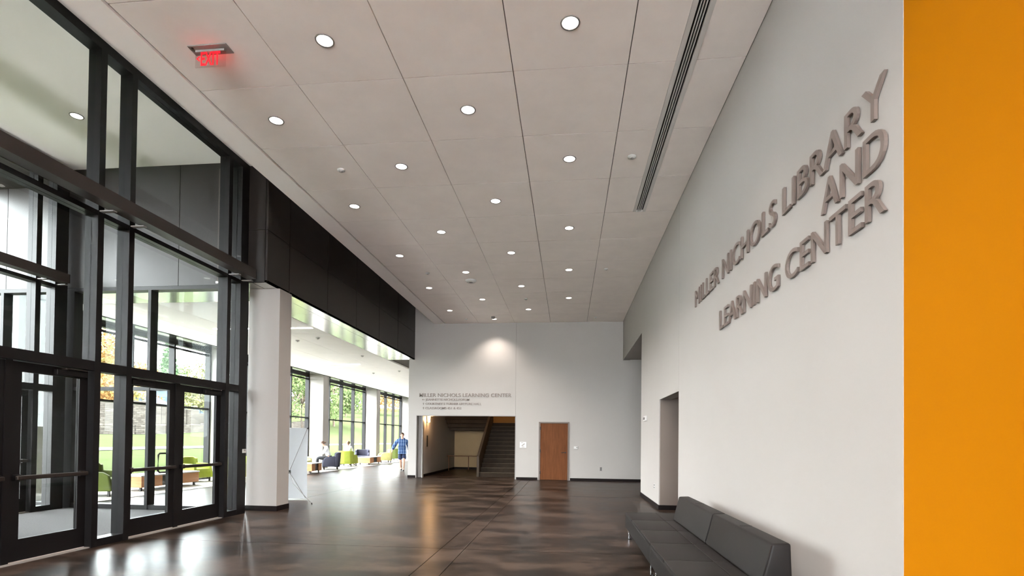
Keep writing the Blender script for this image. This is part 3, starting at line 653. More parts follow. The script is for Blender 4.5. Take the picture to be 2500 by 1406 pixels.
# ------------------------------------------------------------------ small wall fittings
t = thing('room_sign', 'small square white stair sign with a dark symbol beside the wooden door', 'sign', (-1.65, YB, 1.18))
box('plate', -1.775, -1.525, YB - 0.014, YB, 1.175, 1.395, 'white', t, 0.004)
prism('stair_symbol', [(-1.71, 1.25), (-1.71, 1.27), (-1.67, 1.27), (-1.67, 1.30), (-1.63, 1.30), (-1.63, 1.33), (-1.59, 1.33), (-1.59, 1.31), (-1.61, 1.31), (-1.61, 1.28), (-1.65, 1.28), (-1.65, 1.25)], 'Y', YB - 0.016, YB - 0.014, 'letter', t)
boxes('caption', [(-1.70, -1.60, YB - 0.016, YB - 0.014, 1.20, 1.215), (-1.72, -1.66, YB - 0.016, YB - 0.014, 1.355, 1.37)], 'letter', t)
t = thing('thermostat', 'small white thermostat on the end wall right of the wooden door', 'thermostat', (0.29, YB, 1.15))
box('case', 0.213, 0.363, YB - 0.025, YB, 1.155, 1.255, 'white', t, 0.006); box('display', 0.30, 0.345, YB - 0.027, YB - 0.025, 1.19, 1.235, 'grey', t)
t = thing('power_outlet', 'grey power outlet low on the end wall', 'outlet', (1.2, YB, 0.36)); box('cover', 1.155, 1.24, YB - 0.008, YB, 0.365, 0.51, 'grey', t, 0.002)
for z in (0.39, 0.45): box('socket', 1.175, 1.22, YB - 0.011, YB - 0.008, z, z + 0.038, 'black', t)
t = thing('power_outlet', 'white power outlet low on the right wall between the two openings', 'outlet', (XR, 12.25, 0.40)); box('cover', XR - 0.008, XR, 12.19, 12.32, 0.40, 0.51, 'white', t, 0.002)
for z in (0.41, 0.465): box('socket', XR - 0.011, XR - 0.008, 12.215, 12.295, z, z + 0.035, 'black', t)
t = thing('fire_strobe', 'small white fire alarm strobe on the right wall between the openings', 'alarm', (XR, 13.65, 2.0)); box('plate', XR - 0.03, XR, 13.45, 13.9, 1.985, 2.115, 'white', t, 0.006)
lathe('strobe_lens', [(0.0, 2.02), (0.03, 2.02), (0.03, 2.08), (0.0, 2.08)], XR - 0.045, 13.68, 'grey', t, 12)

# ------------------------------------------------------------------ black bench against the right wall
def bench_module(loc, label, ya, yb, legs, ends):
    t = thing('lobby_bench', label, 'bench', loc, 'black leather lobby benches')
    x0, x1 = 0.885, 1.72; z0, z1 = 0.155, 0.39
    n = 3; L_ = (yb - ya) / n
    bm = bmesh.new(); addbox(bm, x0, x1, ya + 0.004, yb - 0.004, z0, z1 - 0.035, 0.012, 2); finish('seat_base', bm, 'leather', t)
    xm = 1.33
    for i in range(n):
        for (a, c) in ((x0, xm), (xm, x1)):
            bm = bmesh.new(); addbox(bm, a + (0.0 if a == x0 else 0.0015), c - (0.0015 if c == xm else 0.0), ya + i * L_ + 0.003, ya + (i + 1) * L_ - 0.003, z1 - 0.036, z1, 0.009, 3)
            for f in bm.faces: f.smooth = True
            finish('seat_cushion', bm, 'leather', t)
    tube('piping', [(x0 + 0.004, ya + 0.01, z1 - 0.032), (x0 + 0.004, yb - 0.01, z1 - 0.032)], 0.006, 'leather', t, 8)
    for yy in legs:
        for xx in (x0 + 0.03, x1 - 0.08):
            lg = box('leg', xx, xx + 0.05, yy, yy + 0.05, 0.008, z0, 'chrome', t, 0.003); lathe('foot', [(0, 0), (0.024, 0), (0.024, 0.008), (0, 0.008)], xx + 0.025, yy + 0.025, 'black', lg, 12)
    a, c = ends
    bm = bmesh.new(); addprism(bm, [(1.455, z1 + 0.002), (1.535, 0.715), (1.672, 0.722), (1.685, z1 + 0.002)], 'Y', a, c, 0.022, 3)
    for f in bm.faces: f.smooth = True
    bk = finish('backrest', bm, 'leather', t)
    tube('seam', [(1.463, c if False else a + 0.012, z1 + 0.03), (1.534, a + 0.012, 0.70)], 0.006, 'leather', bk, 8)
    ym = (a + c) / 2
    boxes('stitch_line', [(1.555, 1.66, ym - 0.002, ym + 0.002, 0.7215, 0.7235)], 'base', bk)
    return t
bench_module((1.35, 7.0, 0), 'far half of the low black leather bench against the right wall', 5.80, 8.24, (5.95, 8.06), (5.805, 7.53))
bench_module((1.35, 4.6, 0), 'near half of the low black leather bench, cut by the bottom edge of the view', 3.36, 5.795, (3.5, 5.62), (4.17, 5.795))

# ------------------------------------------------------------------ lounge furniture (local fronts face -y)
def make_armchair(mat):
    t = thing('lounge_armchair', 'x', 'armchair', (0, 0, 0))
    def sm(bm):
        for f in bm.faces: f.smooth = True
        return bm
    bm = bmesh.new(); addbox(bm, -0.30, 0.30, -0.36, 0.24, 0.13, 0.43, 0.045, 3); finish('seat', sm(bm), mat, t)
    bm = bmesh.new()                                                # slightly wrapped back
    arc = [(-0.42, 0.16), (-0.40, 0.30), (-0.30, 0.38), (0.0, 0.42), (0.30, 0.38), (0.40, 0.30), (0.42, 0.16)]
    inn = [(0.31, 0.14), (0.29, 0.22), (0.20, 0.27), (0.0, 0.29), (-0.20, 0.27), (-0.29, 0.22), (-0.31, 0.14)]
    addprism(bm, arc + inn, 'Z', 0.12, 0.80, 0.022, 2)
    for q in bm.verts:
        k = (q.co.z - 0.12) / 0.68; q.co.y += 0.05 * k; q.co.z -= 0.06 * k * (1 if q.co.y < 0.25 else 0.2)
    finish('backrest', sm(bm), mat, t)
    for s in (-1, 1):
        bm = bmesh.new(); addprism(bm, [(-0.36, 0.13), (-0.30, 0.50), (-0.16, 0.585), (0.20, 0.60), (0.20, 0.13)], 'X', s * 0.302 if s > 0 else -0.42, 0.42 if s > 0 else -0.302, 0.03, 2)
        finish('arm', sm(bm), mat, t)
    for (x, y) in ((-0.33, -0.28), (0.33, -0.28), (-0.31, 0.30), (0.31, 0.30)):
        bm = bmesh.new(); addprism(bm, [(x - 0.025, y - 0.025), (x + 0.025, y - 0.025), (x + 0.025, y + 0.025), (x - 0.025, y + 0.025)], 'Z', 0.0, 0.13, 0.004, 1); finish('leg', bm, 'leg', t)
    return t
G_CH = 'upholstered armchairs in the lounge'
chairs = [('lime', -11.36, 26.35, math.pi, 'lime green armchair seen from behind with a person in it'),
          ('charcoal', -10.92, 23.4, -1.1, 'charcoal armchair under the seated woman in white'),
          ('charcoal', -11.55, 21.35, math.pi * 0.9, 'charcoal armchair partly hidden by the white banner'),
          ('pale', -12.0, 22.75, math.pi / 2, 'pale yellow armchair behind the seated woman, near the banner'),
          ('charcoal', -11.95, 29.75, 0.35, 'charcoal armchair with its back to the window behind the wooden table'),
          ('pale', -11.05, 31.0, -1.0, 'pale yellow armchair between the dark and the olive armchairs'),
          ('olive', -11.3, 34.2, math.pi, 'olive green armchair seen from behind near the walking man'),
          ('olive', -11.25, 11.75, math.pi * 0.6, 'olive armchair seen through the narrow sidelight between the doors'),
          ('lime', -12.0, 15.9, math.pi * 0.5, 'lime armchair seen through the right glass door behind the wooden table'),
          ('pale', -11.05, 16.7, math.pi, 'pale yellow armchair seen through the right glass door near its edge'),
          ('lime', -11.2, 17.9, math.pi * 0.9, 'lime armchair seen through the thin sidelight beside the pillar')]
protos = {}
for (mname, x, y, rz, lab) in chairs:
    if mname not in protos:
        o = protos[mname] = make_armchair(mname); o.location = (x, y, 0.010); o.rotation_euler = (0, 0, rz); WL[o.name] = Vector((x, y, 0.01))
    else: o = copytree(protos[mname], (x, y, 0.010), rz)
    tag(o, lab, 'armchair', G_CH)
def table(x, y, sx, sy, lab, rz=0.0):
    t = thing('coffee_table', lab, 'table', (0, 0, 0), 'wooden coffee tables in the lounge')
    hx, hy = sx / 2, sy / 2
    box('table_top', -hx, hx, -hy, hy, 0.385, 0.42, 'white', t, 0.004)
    a = -hy + 0.02; L3 = (sy - 0.04) / 3
    box('end_cabinet', -hx + 0.01, hx - 0.01, a, a + L3, 0.10, 0.385, 'tablewood', t, 0.004); box('end_cabinet', -hx + 0.01, hx - 0.01, a + 2 * L3, a + 3 * L3, 0.10, 0.385, 'tablewood', t, 0.004)
    box('middle_shelf', -hx + 0.05, hx - 0.05, a + L3, a + 2 * L3, 0.10, 0.384, 'leg', t)
    for xx in (-hx + 0.08, hx - 0.13):
        for yy in (-hy + 0.08, hy - 0.13): box('leg', xx, xx + 0.05, yy, yy + 0.05, 0, 0.10, 'leg', t)
    t.location = (x, y, 0.010); t.rotation_euler = (0, 0, rz)
table(-10.55, 20.75, 0.6, 0.9, 'small wooden coffee table just right of the white banner')
table(-11.05, 28.6, 0.7, 1.7, 'wooden coffee table with a dark middle between the lime and yellow armchairs')
table(-10.75, 36.2, 0.7, 1.0, 'wooden coffee table at the far end beside the walking man')
table(-11.45, 13.8, 0.75, 2.2, 'long wooden coffee table with a pale top seen through the glass doors')

# ------------------------------------------------------------------ banner stand seen from behind
t = thing('banner_stand', 'plain white back of a banner stand with thin crossed struts behind the pillar', 'banner stand', (-6.45, 11.85, 0))
bm = bmesh.new(); rows = 8
gv = [[bm.verts.new((-6.93 + 0.81 * i, 11.92 - 0.03 * math.sin(math.pi * j / rows), 0.03 + 1.67 * j / rows)) for i in (0, 1)] for j in range(rows + 1)]
for j in range(rows): bm.faces.new((gv[j][0], gv[j][1], gv[j + 1][1], gv[j + 1][0]))
bmesh.ops.solidify(bm, geom=bm.faces[:], thickness=0.004); finish('banner_sheet', bm, 'banner', t)
hub = (-6.53, 11.83, 0.66)
tube('strut', [hub, (-6.13, 11.895, 1.69)], 0.006, 'grey', t); tube('strut', [hub, (-6.92, 11.895, 1.69)], 0.006, 'grey', t)
tube('strut', [hub, (-6.14, 11.87, 0.05)], 0.006, 'grey', t); tube('strut', [hub, (-6.92, 11.87, 0.05)], 0.006, 'grey', t)
lg = tube('rear_leg', [hub, (-6.25, 11.5, 0.42), (-5.63, 11.17, 0.012)], 0.006, 'grey', t)
lathe('rubber_tip', [(0, 0), (0.013, 0), (0.011, 0.03), (0, 0.03)], -5.63, 11.17, 'black', lg, 10)
bm = bmesh.new(); addbox(bm, hub[0] - 0.03, hub[0] + 0.03, hub[1] - 0.02, hub[1] + 0.02, hub[2] - 0.04, hub[2] + 0.04, 0.008, 2); finish('hub', bm, 'black', t)
for (x, z) in ((-6.13, 1.69), (-6.92, 1.69)): box('corner_clip', x - 0.012, x + 0.012, 11.885, 11.915, z - 0.02, z + 0.02, 'black', t)

# ------------------------------------------------------------------ people
def skinmesh(name, pts, edges, mat, parent, sub=2, root=0):
    keys = list(pts); idx = {k: i for i, k in enumerate(keys)}
    me = bpy.data.meshes.new(name); me.from_pydata([pts[k][0] for k in keys], [(idx[a], idx[c]) for a, c in edges], [])
    o = bpy.data.objects.new(name, me); COL.objects.link(o)
    md = o.modifiers.new('skin', 'SKIN'); md.use_smooth_shade = True; md.branch_smoothing = 0.3
    sv = me.skin_vertices[0].data
    for k in keys:
        r = pts[k][1]; sv[idx[k]].radius = r if isinstance(r, tuple) else (r, r); sv[idx[k]].use_root = (idx[k] == root)
    sd = o.modifiers.new('sub', 'SUBSURF'); sd.levels = sub; sd.render_levels = sub
    dg = bpy.context.evaluated_depsgraph_get(); dg.update()
    m2 = bpy.data.meshes.new_from_object(o.evaluated_get(dg)); m2.name = name
    bpy.data.objects.remove(o); bpy.data.meshes.remove(me)
    m2.materials.clear(); m2.materials.append(MT[mat])
    for pl_ in m2.polygons: pl_.use_smooth = True
    n = bpy.data.objects.new(name, m2); COL.objects.link(n)
    if parent: n.parent = parent
    return n
def chain(*ks): return list(zip(ks, ks[1:]))
def hand(P, E, pre, wrist, d, out, r=0.0085):
    """palm and five fingers: d = direction of the hand, out = towards the thumb"""
    d = Vector(d).normalized(); out = (Vector(out) - d * d.dot(Vector(out))).normalized(); nrm = d.cross(out)
    w_ = Vector(wrist)
    P[pre + 'palm'] = (tuple(w_ + d * 0.05), (0.038, 0.018)); E.append((pre + 'wrist', pre + 'palm'))
    for i, (o_, L_) in enumerate(((0.026, 0.072), (0.009, 0.08), (-0.009, 0.074), (-0.026, 0.058))):
        a = w_ + d * 0.085 + out * o_
        P[pre + 'f%d0' % i] = (tuple(a), r * 1.1); P[pre + 'f%d1' % i] = (tuple(a + d * L_ * 0.55 + nrm * 0.012), r); P[pre + 'f%d2' % i] = (tuple(a + d * L_ + nrm * 0.034), r * 0.85)
        E += [(pre + 'palm', pre + 'f%d0' % i)] + chain(pre + 'f%d0' % i, pre + 'f%d1' % i, pre + 'f%d2' % i)
    a = w_ + d * 0.035 + out * 0.034
    P[pre + 't0'] = (tuple(a), r * 1.2); P[pre + 't1'] = (tuple(a + d * 0.03 + out * 0.022), r); P[pre + 't2'] = (tuple(a + d * 0.058 + out * 0.026), r * 0.85)
    E += [(pre + 'palm', pre + 't0')] + chain(pre + 't0', pre + 't1', pre + 't2')
def head_parts(parent, c, tilt, hairmat, bun=False, long=False):
    """ears, eyes, nose, mouth and hair around the head centre c; tilt = forward nod (radians), face towards -y"""
    Rm = Matrix.Rotation(tilt, 4, 'X'); c = Vector(c)
    def W(v_): return c + Rm @ Vector(v_)
    for s in (-1, 1):
        bm = bmesh.new(); bmesh.ops.create_uvsphere(bm, u_segments=8, v_segments=6, radius=1)
        for q in bm.verts: q.co = W((s * 0.079 + q.co.x * 0.010, 0.01 + q.co.y * 0.02, -0.005 + q.co.z * 0.032))
        finish_local('ear', bm, 'skin', parent)
        bm = bmesh.new(); bmesh.ops.create_uvsphere(bm, u_segments=8, v_segments=6, radius=1)
        for q in bm.verts: q.co = W((s * 0.032 + q.co.x * 0.013, -0.091 + q.co.y * 0.008, 0.008 + q.co.z * 0.006))
        finish_local('eye', bm, 'black', parent)
    bm = bmesh.new(); bmesh.ops.create_cone(bm, segments=8, radius1=0.017, radius2=0.007, depth=0.05, cap_ends=True)
    for q in bm.verts: q.co = W((q.co.x, -0.100 - (0.010 if q.co.z < 0 else 0.0) + q.co.y * 0.9, -0.020 + q.co.z))
    finish_local('nose', bm, 'skin', parent)
    bm = bmesh.new(); bmesh.ops.create_uvsphere(bm, u_segments=10, v_segments=6, radius=1)
    for q in bm.verts: q.co = W((q.co.x * 0.024, -0.088 + q.co.y * 0.008, -0.062 + q.co.z * 0.006))
    finish_local('mouth', bm, 'rail', parent)
    bm = bmesh.new(); bmesh.ops.create_uvsphere(bm, u_segments=20, v_segments=14, radius=1)
    rr_ = random.Random(3)
    for q in bm.verts:
        z = q.co.z; low = -0.35 if q.co.y > 0.1 else (0.42 if q.co.y < -0.45 else 0.02)
        k = 1.0 + rr_.uniform(-0.03, 0.05); zz = max(z, low)
        q.co = W((q.co.x * 0.090 * k, 0.012 + q.co.y * 0.108 * k, 0.012 + zz * 0.112 * k))
    for f in bm.faces: f.smooth = True
    finish_local('hair', bm, hairmat, parent)
    if bun:
        bm = bmesh.new(); bmesh.ops.create_uvsphere(bm, u_segments=12, v_segments=8, radius=0.045)
        for q in bm.verts: q.co = W((q.co.x, 0.135 + q.co.y, 0.0 + q.co.z))
        for f in bm.faces: f.smooth = True
        finish_local('hair_bun', bm, hairmat, parent)
def finish_local(name, bm, mat, parent):
    me = bpy.data.meshes.new(name); bm.to_mesh(me); bm.free(); me.materials.append(MT[mat])
    o = bpy.data.objects.new(name, me); COL.objects.link(o); o.parent = parent; return o
def sub(P, keys, grow, extra=None):
    d = {}
    for k in keys:
        p_, r = P[k]; r = r if isinstance(r, tuple) else (r, r); d[k] = (p_, (r[0] + grow, r[1] + grow))
    if extra: d.update(extra)
    return d
def trunk(P, E):
    E += chain('pelvis', 'waist', 'chest', 'collar', 'neck', 'jaw', 'head', 'crown')
    for s in ('l', 'r'):
        E += [('chest', s + 'sh')] + chain(s + 'sh', s + 'el', s + 'wrist')
        E += [('pelvis', s + 'hip')] + chain(s + 'hip', s + 'kn', s + 'an', s + 'toe')

def walking_man(x, y, rz):
    t = thing('person', 'person in a woven blue hoodie and navy shorts walking through the lounge', 'person', (0, 0, 0))
    P = {'pelvis': ((0, 0, 0.93), (0.135, 0.10)), 'waist': ((0, 0.0, 1.08), (0.13, 0.095)), 'chest': ((0, 0.0, 1.29), (0.165, 0.112)), 'collar': ((0, 0.015, 1.43), (0.10, 0.075)),
         'neck': ((0, 0.01, 1.49), 0.055), 'jaw': ((0, -0.016, 1.545), (0.066, 0.072)), 'head': ((0, -0.008, 1.615), (0.084, 0.096)), 'crown': ((0, 0.0, 1.68), (0.066, 0.078)),
         'lsh': ((-0.205, 0.01, 1.375), 0.070), 'lel': ((-0.345, 0.04, 1.14), 0.056), 'lwrist': ((-0.43, -0.07, 0.955), 0.036),
         'rsh': ((0.205, 0.01, 1.375), 0.070), 'rel': ((0.285, 0.07, 1.13), 0.056), 'rwrist': ((0.315, -0.03, 0.92), 0.036),
         'lhip': ((-0.085, 0, 0.86), 0.088), 'lkn': ((-0.07, 0.04, 0.50), 0.064), 'lan': ((-0.04, 0.22, 0.13), 0.042), 'ltoe': ((-0.03, 0.10, 0.045), 0.032),
         'rhip': ((0.085, 0, 0.86), 0.088), 'rkn': ((0.08, -0.10, 0.49), 0.066), 'ran': ((0.065, -0.09, 0.09), 0.043), 'rtoe': ((0.06, -0.23, 0.04), 0.032)}
    E = []; trunk(P, E)
    P2 = dict(P); E2 = list(E)
    hand(P2, E2, 'l', P['lwrist'][0], (-0.25, -0.35, -0.9), (0.3, -1, 0)); hand(P2, E2, 'r', P['rwrist'][0], (0.1, -0.3, -0.9), (-0.3, -1, 0))
    skinmesh('body', P2, E2, 'skin', t)
    H = sub(P, ['pelvis', 'waist', 'chest', 'collar', 'lsh', 'lel', 'lwrist', 'rsh', 'rel', 'rwrist'], 0.034)
    H['hem'] = ((0, 0, 0.86), (0.185, 0.14)); H['pelvis'] = ((0, 0, 0.95), (0.188, 0.142))
    skinmesh('hoodie', H, chain('hem', 'pelvis', 'waist', 'chest', 'collar') + [('chest', 'lsh'), ('chest', 'rsh')] + chain('lsh', 'lel', 'lwrist') + chain('rsh', 'rel', 'rwrist'), 'baja', t)
    skinmesh('hood', {'a': ((-0.085, -0.075, 1.41), 0.035), 'b': ((-0.10, 0.03, 1.46), 0.045), 'b2': ((-0.05, 0.11, 1.47), 0.055), 'c2': ((0.05, 0.11, 1.47), 0.055), 'c': ((0.10, 0.03, 1.46), 0.045), 'd': ((0.085, -0.075, 1.41), 0.035)}, chain('a', 'b', 'b2', 'c2', 'c', 'd'), 'baja', t)
    Sh = {'pelvis': ((0, 0, 0.95), (0.15, 0.115)), 'lhip': ((-0.085, 0, 0.82), 0.105), 'lk': ((-0.085, 0.015, 0.50), 0.105), 'rhip': ((0.085, 0, 0.82), 0.105), 'rk': ((0.095, -0.07, 0.50), 0.105), 'top': ((0, 0, 1.04), (0.14, 0.105))}
    skinmesh('shorts', Sh, [('top', 'pelvis'), ('pelvis', 'lhip'), ('lhip', 'lk'), ('pelvis', 'rhip'), ('rhip', 'rk')], 'navy', t)
    for s, (a, c) in {'l': ((-0.03, 0.23, 0.10), (-0.03, 0.08, 0.04)), 'r': ((0.055, -0.07, 0.05), (0.06, -0.24, 0.04))}.items():
        skinmesh('shoe', {'h': (a, (0.042, 0.048)), 'm': (tuple((Vector(a) + Vector(c)) / 2), (0.046, 0.04)), 't': (c, (0.042, 0.034))}, chain('h', 'm', 't'), 'shoe', t)
    head_parts(t, (0, -0.005, 1.612), 0.0, 'hair')
    t.location = (x, y, 0.0); t.rotation_euler = (0, 0, rz); return t
def seated_person(label, loc, rz, topmat, hairmat, bun, nod):
    t = thing('person', label, 'person', (0, 0, 0))
    lean = 0.10 if nod > 0.3 else 0.0
    P = {'pelvis': ((0, 0.06, 0.54), (0.15, 0.11)), 'waist': ((0, 0.07 - lean * 0.3, 0.70), (0.135, 0.10)), 'chest': ((0, 0.08 - lean, 0.92), (0.145, 0.105)), 'collar': ((0, 0.07 - lean * 1.5, 1.04), (0.085, 0.07)),
         'neck': ((0, 0.05 - lean * 1.9, 1.10), 0.052), 'jaw': ((0, 0.01 - lean * 2.2, 1.13), (0.062, 0.068)), 'head': ((0, 0.0 - lean * 2.2, 1.185), (0.078, 0.092)), 'crown': ((0, 0.0 - lean * 2.2, 1.245), (0.062, 0.074)),
         'lsh': ((-0.175, 0.07 - lean, 1.0), 0.06), 'lel': ((-0.21, -0.06 - lean, 0.75), 0.044), 'lwrist': ((-0.10, -0.30 - lean, 0.70), 0.029),
         'rsh': ((0.175, 0.07 - lean, 1.0), 0.06), 'rel': ((0.21, -0.06 - lean, 0.75), 0.044), 'rwrist': ((0.10, -0.30 - lean, 0.70), 0.029),
         'lhip': ((-0.09, 0.02, 0.52), 0.085), 'lkn': ((-0.12, -0.42, 0.53), 0.058), 'lan': ((-0.12, -0.45, 0.09), 0.038), 'ltoe': ((-0.12, -0.58, 0.045), 0.032),
         'rhip': ((0.09, 0.02, 0.52), 0.085), 'rkn': ((0.12, -0.42, 0.53), 0.058), 'ran': ((0.12, -0.43, 0.09), 0.038), 'rtoe': ((0.12, -0.56, 0.045), 0.032)}
    E = []; trunk(P, E); P2 = dict(P); E2 = list(E)
    hand(P2, E2, 'l', P['lwrist'][0], (0.5, -0.8, 0), (0, 0, 1)); hand(P2, E2, 'r', P['rwrist'][0], (-0.5, -0.8, 0), (0, 0, 1))
    skinmesh('body', P2, E2, 'skin', t)
    H = sub(P, ['pelvis', 'waist', 'chest', 'collar', 'lsh', 'lel', 'lwrist', 'rsh', 'rel', 'rwrist'], 0.024); H['pelvis'] = ((0, 0.07, 0.56), (0.165, 0.125))
    skinmesh('hoodie', H, chain('pelvis', 'waist', 'chest', 'collar') + [('chest', 'lsh'), ('chest', 'rsh')] + chain('lsh', 'lel', 'lwrist') + chain('rsh', 'rel', 'rwrist'), topmat, t)
    Tr = sub(P, ['lhip', 'lkn', 'lan', 'rhip', 'rkn', 'ran'], 0.018); Tr['pelvis'] = ((0, 0.05, 0.53), (0.15, 0.10))
    skinmesh('trousers', Tr, [('pelvis', 'lhip'), ('pelvis', 'rhip')] + chain('lhip', 'lkn', 'lan') + chain('rhip', 'rkn', 'ran'), 'trouser', t)
    for s in ('l', 'r'):
        a, c = P[s + 'an'][0], P[s + 'toe'][0]; a = (a[0], a[1], 0.05); c = (c[0], c[1], 0.04)
        skinmesh('shoe', {'h': (a, 0.045), 'm': (tuple((Vector(a) + Vector(c)) / 2), (0.046, 0.038)), 't': (c, (0.042, 0.033))}, chain('h', 'm', 't'), 'shoe', t)
    head_parts(t, (0, 0.004 - lean * 2.2, 1.183), nod, hairmat, bun)
    t.location = loc; t.rotation_euler = (0, 0, rz); return t
walking_man(-7.42, 23.1, 0.32)
seated_person('person in a white hoodie and dark trousers sitting bent over in the charcoal armchair', (-11.05, 23.33, 0.01), -1.1, 'hoodiewhite', 'hair', True, 0.45)
seated_person('person in a pale top sitting in the lime armchair, head seen from behind', (-11.36, 26.4, 0.01), math.pi, 'hoodiewhite', 'hairlight', False, 0.0)
bm = bmesh.new(); addbox(bm, -11.38, -11.2, 22.66, 22.78, 0.011, 0.36, 0.05, 3); ob = finish('backpack', bm, 'teal'); tag(ob, 'teal backpack on the floor beside the charcoal armchair', 'bag')
tube('strap', [(-11.29, 22.65, 0.32), (-11.29, 22.63, 0.22), (-11.29, 22.65, 0.10)], 0.012, 'teal', ob)

# ------------------------------------------------------------------ outdoors
def ground(x, y):
    d = max(0.0, -x - 13.0)
    return -0.06 + min(1.0, d / 3) * 0.26 + 0.05 * d + 0.06 * max(0.0, y - 46) * min(1.0, max(0.0, d - 12) / 20)
bm = bmesh.new(); nx, ny = 40, 60
gx = [-12.6 - 110 * (i / nx) ** 1.4 for i in range(nx + 1)]; gy = [-30 + 270 * j / ny for j in range(ny + 1)]
gv = [[bm.verts.new((x, y, ground(x, y))) for y in gy] for x in gx]
for i in range(nx):
    for j in range(ny): f = bm.faces.new((gv[i][j], gv[i][j + 1], gv[i + 1][j + 1], gv[i + 1][j])); f.smooth = True
bmesh.ops.recalc_face_normals(bm, faces=bm.faces)
lawn = finish('lawn', bm, 'lawn'); tag(lawn, 'bright green lawn rising away from the lounge windows', 'lawn', None, ST)
for f in lawn.data.polygons:
    if f.normal.z < 0: lawn.data.flip_normals(); break
bm = bmesh.new(); pts = []
for j in range(46):
    y = -20 + j * 4.0; xm = -23.5 - 0.4 * math.sin(y * 0.05)
    pts.append([bm.verts.new((xm + s * 0.9, y, ground(xm + s * 0.9, y) + 0.03)) for s in (-1, 1)])
for a, c in zip(pts, pts[1:]): bm.faces.new((a[0], c[0], c[1], a[1]))
bmesh.ops.recalc_face_normals(bm, faces=bm.faces)
pth = finish('garden_path', bm, 'path'); tag(pth, 'pale path crossing the lawn outside the windows', 'path', None, ST)
tag(box('terrace', -16.5, -10.36, -6.0, 9.6, -0.2, -0.02, 'terrace'), 'pale paved terrace outside the vestibule doors', 'terrace', None, ST)
tag(box('window_walk', -14.6, -12.6, 9.7, 60.0, -0.2, 0.0, 'terrace'), 'pale paved strip along the outside of the lounge windows', 'paving', None, ST)
tag(box('apron', -16.5, 14.0, -40.0, -10.2, -0.2, -0.02, 'terrace'), 'pale paving outside the rear windows behind the viewpoint', 'paving', None, ST)
wq = thing('stone_wall', 'low rough stone retaining wall across the lawn with a higher stretch behind', 'stone wall', (-40, 50, 1.5))
bm = bmesh.new(); rs = random.Random(5)
for j in range(30):
    y = 26 + j * 1.9; g_ = ground(-40, y); addbox(bm, -40.6 - rs.uniform(0, 0.1), -40.0 + rs.uniform(0, 0.12), y, y + 1.9, g_ - 0.3, g_ + 0.95 + rs.uniform(-0.08, 0.08), 0.05)
finish('front_course', bm, 'stone', wq)
bm = bmesh.new()
for j in range(18):
    y = 27 + j * 1.9; g_ = ground(-43, y); addbox(bm, -43.8 - rs.uniform(0, 0.1), -43.0 + rs.uniform(0, 0.15), y, y + 1.9, g_ - 0.3, g_ + 3.0 + rs.uniform(-0.2, 0.2) - max(0, j - 12) * 0.25, 0.06)
finish('upper_course', bm, 'stone', wq)
for k, (y, s) in enumerate(((58.0, 0.8), (60.6, 1.0), (63.3, 0.9))):
    bm = bmesh.new(); bmesh.ops.create_icosphere(bm, subdivisions=2, radius=s)
    for q in bm.verts: q.co = Vector((q.co.x * 0.8, q.co.y * 1.2, q.co.z * 0.6)) * rs.uniform(0.85, 1.1) + Vector((-41.5, y, ground(-41, y) + 1.2))
    tag(finish('boulder', bm, 'stone'), 'rough pale boulder on top of the stone wall, %s of three' % ['nearest', 'middle', 'farthest'][k], 'boulder', 'boulders on the wall')
hs = thing('house', 'blue-grey house with a pale pitched roof beyond the stone wall', 'house', (-60, 84, 3))
g_ = ground(-60, 84)
box('house_wall', -66, -58, 78, 90, g_ - 1, g_ + 4.2, 'housewall', hs); prism('roof', [(77.4, g_ + 4.2), (84, g_ + 7.2), (90.6, g_ + 4.2)], 'X', -66.5, -57.5, 'houseroof', hs)
for y in (79.5, 83, 86.5): box('window', -58.02, -57.94, y, y + 1.5, g_ + 1.6, g_ + 3.2, 'white', hs)
sh = thing('shed_roof', 'pale pitched shed roof showing above the stone wall', 'shed', (-48, 57, 3)); g_ = ground(-48, 57)
box('shed_wall', -50, -46, 53.5, 58.5, g_ - 0.5, g_ + 1.4, 'stone', sh); prism('roof', [(53.0, g_ + 1.4), (54.2, g_ + 3.2), (58.8, g_ + 1.4)], 'X', -50.3, -45.6, 'houseroof', sh)

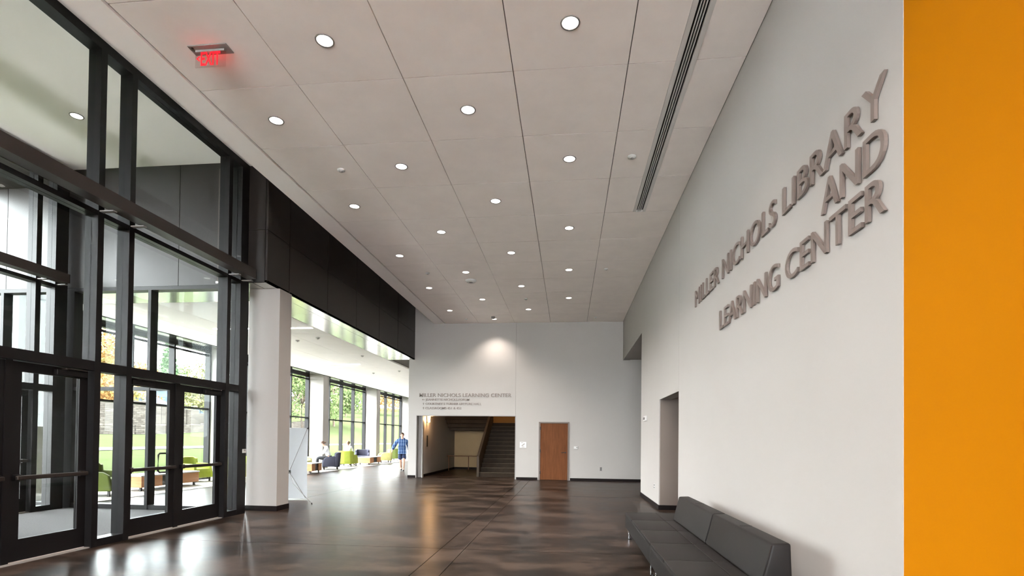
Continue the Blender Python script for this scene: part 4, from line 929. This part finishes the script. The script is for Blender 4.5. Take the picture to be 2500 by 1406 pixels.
def leaf_cloud(bm, blobs, n, size, r):
    for k in range(n):
        cx_, cy_, cz_, rad = blobs[r.randrange(len(blobs))]
        u = Vector((r.gauss(0, 1), r.gauss(0, 1), r.gauss(0, 1))).normalized() * rad * r.random() ** 0.4
        c = Vector((cx_, cy_, cz_)) + Vector((u.x, u.y, u.z * 0.8))
        a = Vector((r.uniform(-1, 1), r.uniform(-1, 1), r.uniform(-1, 1))).normalized(); d = a.orthogonal().normalized(); s = size * r.uniform(0.6, 1.3)
        vs = [bm.verts.new(c + a * s * p + d * s * 0.55 * q) for p, q in ((-1, 0), (0, -1), (1, 0), (0, 1))]
        bm.faces.new(vs)
def tree(x, y, h, crown, leafm, lab, seed, n=3200, conifer=False):
    r = random.Random(seed); g = ground(x, y)
    t = thing('tree', lab, 'tree', (x, y, g), 'trees outside the lounge windows')
    bm = bmesh.new(); top = g + h * (0.95 if conifer else 0.62)
    addtube(bm, [(x, y, g - 0.2), (x + r.uniform(-.2, .2), y + r.uniform(-.2, .2), g + h * 0.3), (x + r.uniform(-.3, .3), y + r.uniform(-.3, .3), top)], h * 0.015, 8, True, h * 0.006)
    blobs = []
    if conifer:
        for k in range(14):
            f = k / 13; rad = crown * (1 - f) * 0.9 + 0.12
            for a in range(5):
                an = a * 1.257 + k; blobs.append((x + math.cos(an) * rad * 0.6, y + math.sin(an) * rad * 0.6, g + h * (0.12 + 0.86 * f), rad * 0.5 + 0.08))
    else:
        for k in range(14):
            an = k * 2.4; zz = g + h * (0.18 + 0.66 * r.random()); rad = crown * r.uniform(0.35, 0.75)
            e = (x + math.cos(an) * rad, y + math.sin(an) * rad, zz)
            addtube(bm, [(x, y, g + h * r.uniform(0.22, 0.5)), ((x + e[0]) / 2, (y + e[1]) / 2, zz - h * 0.06), e], h * 0.010, 6, True, h * 0.003)
            blobs.append((*e, crown * r.uniform(0.38, 0.55)))
        blobs.append((x, y, g + h * 0.8, crown * 0.55))
    bmesh.ops.recalc_face_normals(bm, faces=bm.faces); finish('trunk', bm, 'bark', t)
    bm = bmesh.new(); leaf_cloud(bm, blobs, int(n * 1.7), 0.11 + h * 0.009, r); finish('foliage', bm, leafm, t)
def tpos(px, X): q = at(px, 1060, 0, X); return q.x, q.y
T_ = [(205, -50, 11.5, 4.6, 'leaforange', 'orange autumn tree seen through the left glass panes', 3600, False),
      (268, -51, 9.5, 3.8, 'leafyellow', 'yellow autumn tree above the sidelight between the doors', 3200, False),
      (330, -58, 8.0, 3.4, 'leaforange', 'rust-coloured tree behind the left leaf of the double door', 2600, False),
      (408, -72, 14.5, 3.0, 'leafdark', 'dark pointed conifer above the double door', 3600, True),
      (440, -80, 10.0, 4.0, 'leafgreen', 'low green tree beside the pointed conifer', 2600, False),
      (487, -52, 9.0, 3.6, 'leafmixed', 'thinning yellow-green tree at the right of the double door', 2800, False),
      (735, -40, 15.0, 6.5, 'leafgreen', 'large green tree seen beside the pillar through the second window bay', 5200, False),
      (725, -62, 9.0, 5.0, 'leafmixed', 'yellowing tree low behind the large green tree', 3200, False),
      (815, -40, 15.0, 5.5, 'leafgreen', 'green tree at the left of the third window bay', 3600, False),
      (843, -50, 13.0, 5.6, 'leafmixed', 'pale autumn tree in the middle of the third window bay', 3000, False),
      (874, -60, 17.0, 8.0, 'leafyellow', 'bright yellow tree at the right of the third window bay', 4200, False),
      (938, -50, 15.0, 7.5, 'leaforange', 'orange-brown tree at the left of the fourth window bay', 3200, False),
      (962, -66, 18.0, 8.5, 'leafmixed', 'yellow-green tree at the right of the fourth window bay', 3800, False)]
for i, (px, X, h, cr, lm, lab, n, con) in enumerate(T_):
    x, y = tpos(px, X); tree(x, y, h, cr, lm, lab, 20 + i, n, con)
